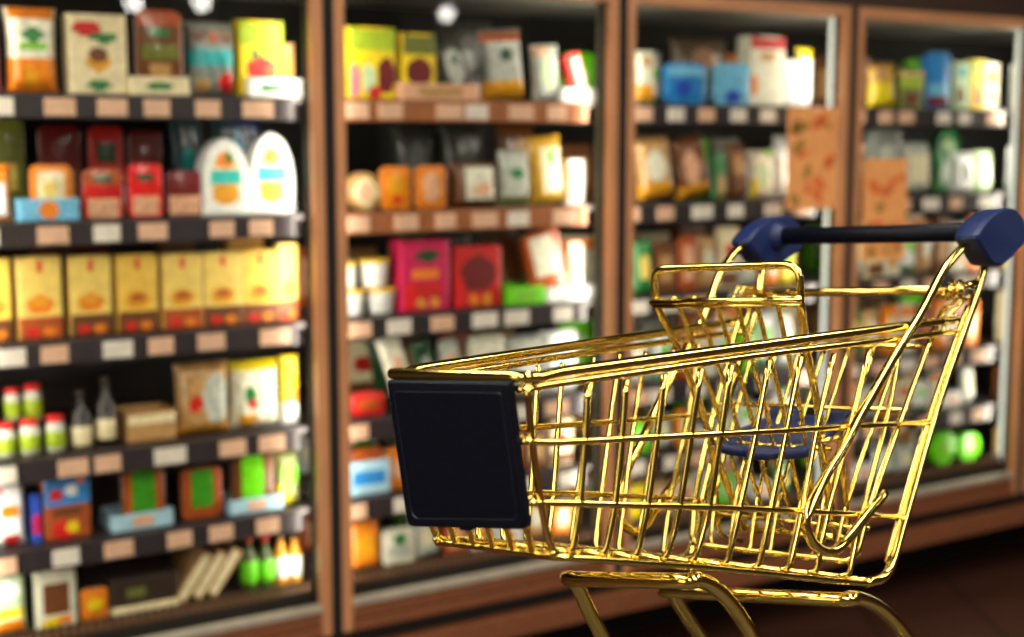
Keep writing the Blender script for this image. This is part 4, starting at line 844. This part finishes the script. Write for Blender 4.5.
# legs: two bent tubes under the basket, lower rails and castors
R3 = Matrix.Rotation(CR[2], 3, 'Z') @ Matrix.Rotation(CR[1], 3, 'Y') @ Matrix.Rotation(CR[0], 3, 'X')
TABLE = .79
LEGA = ([(.235,-.078,-.2395),(.2500,-.083,-.2410),(.2740,-.085,-.2510),(.3010,-.087,-.2700),(.3285,-.089,-.2990),(.3500,-.091,-.3290),(.371,-.0925,-.366),(.402,-.0945,-.430)],
        [(.245,.066,-.2560),(.2530,.072,-.2590),(.2655,.073,-.2770),(.2800,.074,-.3020),(.2980,.075,-.3290),(.325,.077,-.372),(.366,.080,-.440)])
LEGB = ([(.518,-.110,-.3290),(.5390,-.117,-.3310),(.5700,-.120,-.3415),(.6090,-.122,-.3610),(.6510,-.124,-.3920),(.682,-.126,-.4220),(.714,-.129,-.462)],
        [(.512,.110,-.3440),(.5200,.117,-.3475),(.5400,.119,-.3710),(.5660,.121,-.4000),(.5960,.123,-.4310),(.638,.126,-.470)])
for (Np, Fp), ex in ((LEGA, .455), (LEGB, .765)):
    bm = bmesh.new()
    n_, f_ = Np[-1], Fp[-1]
    P = [(ex, n_[1]-.012, -.545)]+Np[::-1]+Fp+[(ex-.03, f_[1]+.010, -.545)]
    tube(bm, smooth_path(P, sub=5), .0085, seg=16)
    obj('leg_frame', bm, M_gold, cart, smooth=True)
for s in (-1, 1):
    bm = bmesh.new(); tube(bm, [(.43-.015*s, s*.101, -.53), (.745-.015*s, s*.135, -.53)], .0055); obj('lower_rail', bm, M_gold, cart, smooth=True)
    for x, y in ((.455, .103), (.765, .138)):
        y *= s; x -= .03 if s > 0 else 0
        # wheel radius fills the space down to the table top
        zc = (TABLE-CL.z-R3[2][0]*x-R3[2][1]*y)/R3[2][2]
        zt = -.545; r = .021; cz = zc+r+.0012
        cs = empty('castor'); cs.parent = cart
        bm = bmesh.new(); tube(bm, [(x, y, zt+.01), (x, y, zt-.004)], .008)
        for q in (-.009, .009): tube(bm, fillet([(x, y+q*.4, zt-.004), (x+.008, y+q, zt-.008), (x+.012, y+q, cz)], .004), .0026)
        obj('fork', bm, M_gold, cs, smooth=True)
        bm = bmesh.new(); lathe(bm, [(r*.3, -.006), (r*.9, -.006), (r, -.004), (r, .004), (r*.9, .006), (r*.3, .006)], seg=28)
        for v in bm.verts: a, b, c = v.co; v.co = Vector((x+.012+a, y+c, cz+b))
        obj('wheel', bm, M_rubber, cs, smooth=True)

# low stand that carries the cart (below the frame of the photo)
tb = empty('display_table', (.40, 1.48, 0), label='dark wooden display table under the gold cart', cat='table')
bm = bmesh.new(); box(bm, -.52, .50, -.46, .46, TABLE-.032, TABLE, bev=.004); obj('tabletop', bm, M_wood, tb)
for x in (-.47, .45):
    for y in (-.41, .41):
        bm = bmesh.new(); box(bm, x-.025, x+.025, y-.025, y+.025, 0, TABLE-.032, bev=.003); obj('leg', bm, M_wood, tb)

# ------------------------------------------------------------------ room
bm = bmesh.new(); box(bm, -7, 9, -4.5, 9, -.02, 0); obj('floor', bm, floor_mat(), kind='structure')
bm = bmesh.new(); box(bm, -7, 9, -4.5, 9, 3.1, 3.15); obj('ceiling', bm, M_ceil, kind='structure')
bm = bmesh.new(); box(bm, -7, 9, -4.55, -4.5, 0, 3.1); obj('wall_back', bm, M_wall, kind='structure')
bm = bmesh.new(); box(bm, -7.05, -7, -4.5, 9, 0, 3.1); obj('wall_left', bm, M_wall, kind='structure')
bm = bmesh.new(); box(bm, 9, 9.05, -4.5, 9, 0, 3.1); obj('wall_right', bm, M_wall, kind='structure')
bm = bmesh.new(); box(bm, -7, 9, 9, 9.05, 0, 3.1); obj('wall_front', bm, M_wall, kind='structure')
# unseen ceiling panels, added and shaped for highlights on the gold
M_panel = emis('added_ceiling_diffuser', (255, 246, 232), 18.)
for k, (x, y, lx, ly, txt) in enumerate(((-1.0, 1.2, .35, 2.4, 'above and left of the cart'), (1.1, 1.2, .35, 2.4, 'above and right of the cart'), (.1, -1.4, .6, 2.0, 'above and behind the camera'), (3.2, 2.6, .6, 2.0, 'ahead of the fourth freezer'), (-3.0, -.8, .6, 2.0, 'at the left behind the camera'), (3.2, -.8, .6, 2.0, 'at the right behind the camera'))):
    t = empty('added_ceiling_light', (x, y, 3.1), (0, 0, .3), label=f'long white added ceiling light panel {txt}', cat='ceiling light', group='added ceiling light panels')
    bm = bmesh.new(); box(bm, -lx/2-.02, lx/2+.02, -ly/2-.02, ly/2+.02, -.03, 0); obj('housing', bm, M_tagw, t)
    bm = bmesh.new(); box(bm, -lx/2, lx/2, -ly/2, ly/2, -.036, -.031); obj('diffuser', bm, M_panel, t)
# round lamps mirrored in the freezer glass
M_globe = emis('lamp_globe', (255, 250, 240), 45.)
for s, z, txt in ((3.204, 2.425, 'right'), (1.522, 2.41, 'middle'), (1.111, 2.389, 'left')):
    p = W(s, -5., z)
    t = empty('pendant_lamp', (p.x, p.y, 3.1), label=f'small round white pendant lamp, {txt} one of three behind the camera', cat='lamp', group='round pendant lamps')
    bm = bmesh.new(); tube(bm, [(0, 0, 0), (0, 0, z-3.1+.04)], .004, seg=8); obj('cord', bm, M_black, t)
    bm = bmesh.new(); bmesh.ops.create_uvsphere(bm, u_segments=20, v_segments=12, radius=.05); bmesh.ops.translate(bm, verts=bm.verts, vec=(0, 0, z-3.1)); obj('globe', bm, M_globe, t, smooth=True)

# ------------------------------------------------------------------ light
w = bpy.data.worlds.new('store'); scene.world = w; w.use_nodes = True
w.node_tree.nodes['Background'].inputs['Color'].default_value = (.9, .75, .6, 1); w.node_tree.nodes['Background'].inputs['Strength'].default_value = .15
def area(name, loc, target, sx, sy, power, rgb, spread=PI):
    l = bpy.data.lights.new(name, 'AREA'); l.shape = 'RECTANGLE'; l.size = sx; l.size_y = sy; l.energy = power; l.color = rgb; l.spread = spread
    o = bpy.data.objects.new(name, l); COL.objects.link(o); o.location = loc
    o.rotation_euler = (Vector(target)-Vector(loc)).to_track_quat('-Z', 'Y').to_euler()
    return o
for b in range(6):   # lamps built into the mullions, shining onto the shelves
    s = -.9+.9*b
    for q in (-1, 1):
        if (b == 0 and q < 0) or (b == 5 and q > 0): continue
        area('mullion_lamp', W(s+q*.040, .075, 1.2), W(s+q*.40, .34, 1.2), .03, 1.5, 4.3, (1., .92, .78))
area('aisle_fill', (-2.8, -1.6, 1.9), (.3, 1.6, 1.2), 2.4, 1.6, 30., (1., .92, .78))
scene.view_settings.view_transform = 'Standard'
scene.view_settings.look = 'None'
scene.view_settings.exposure = 0.
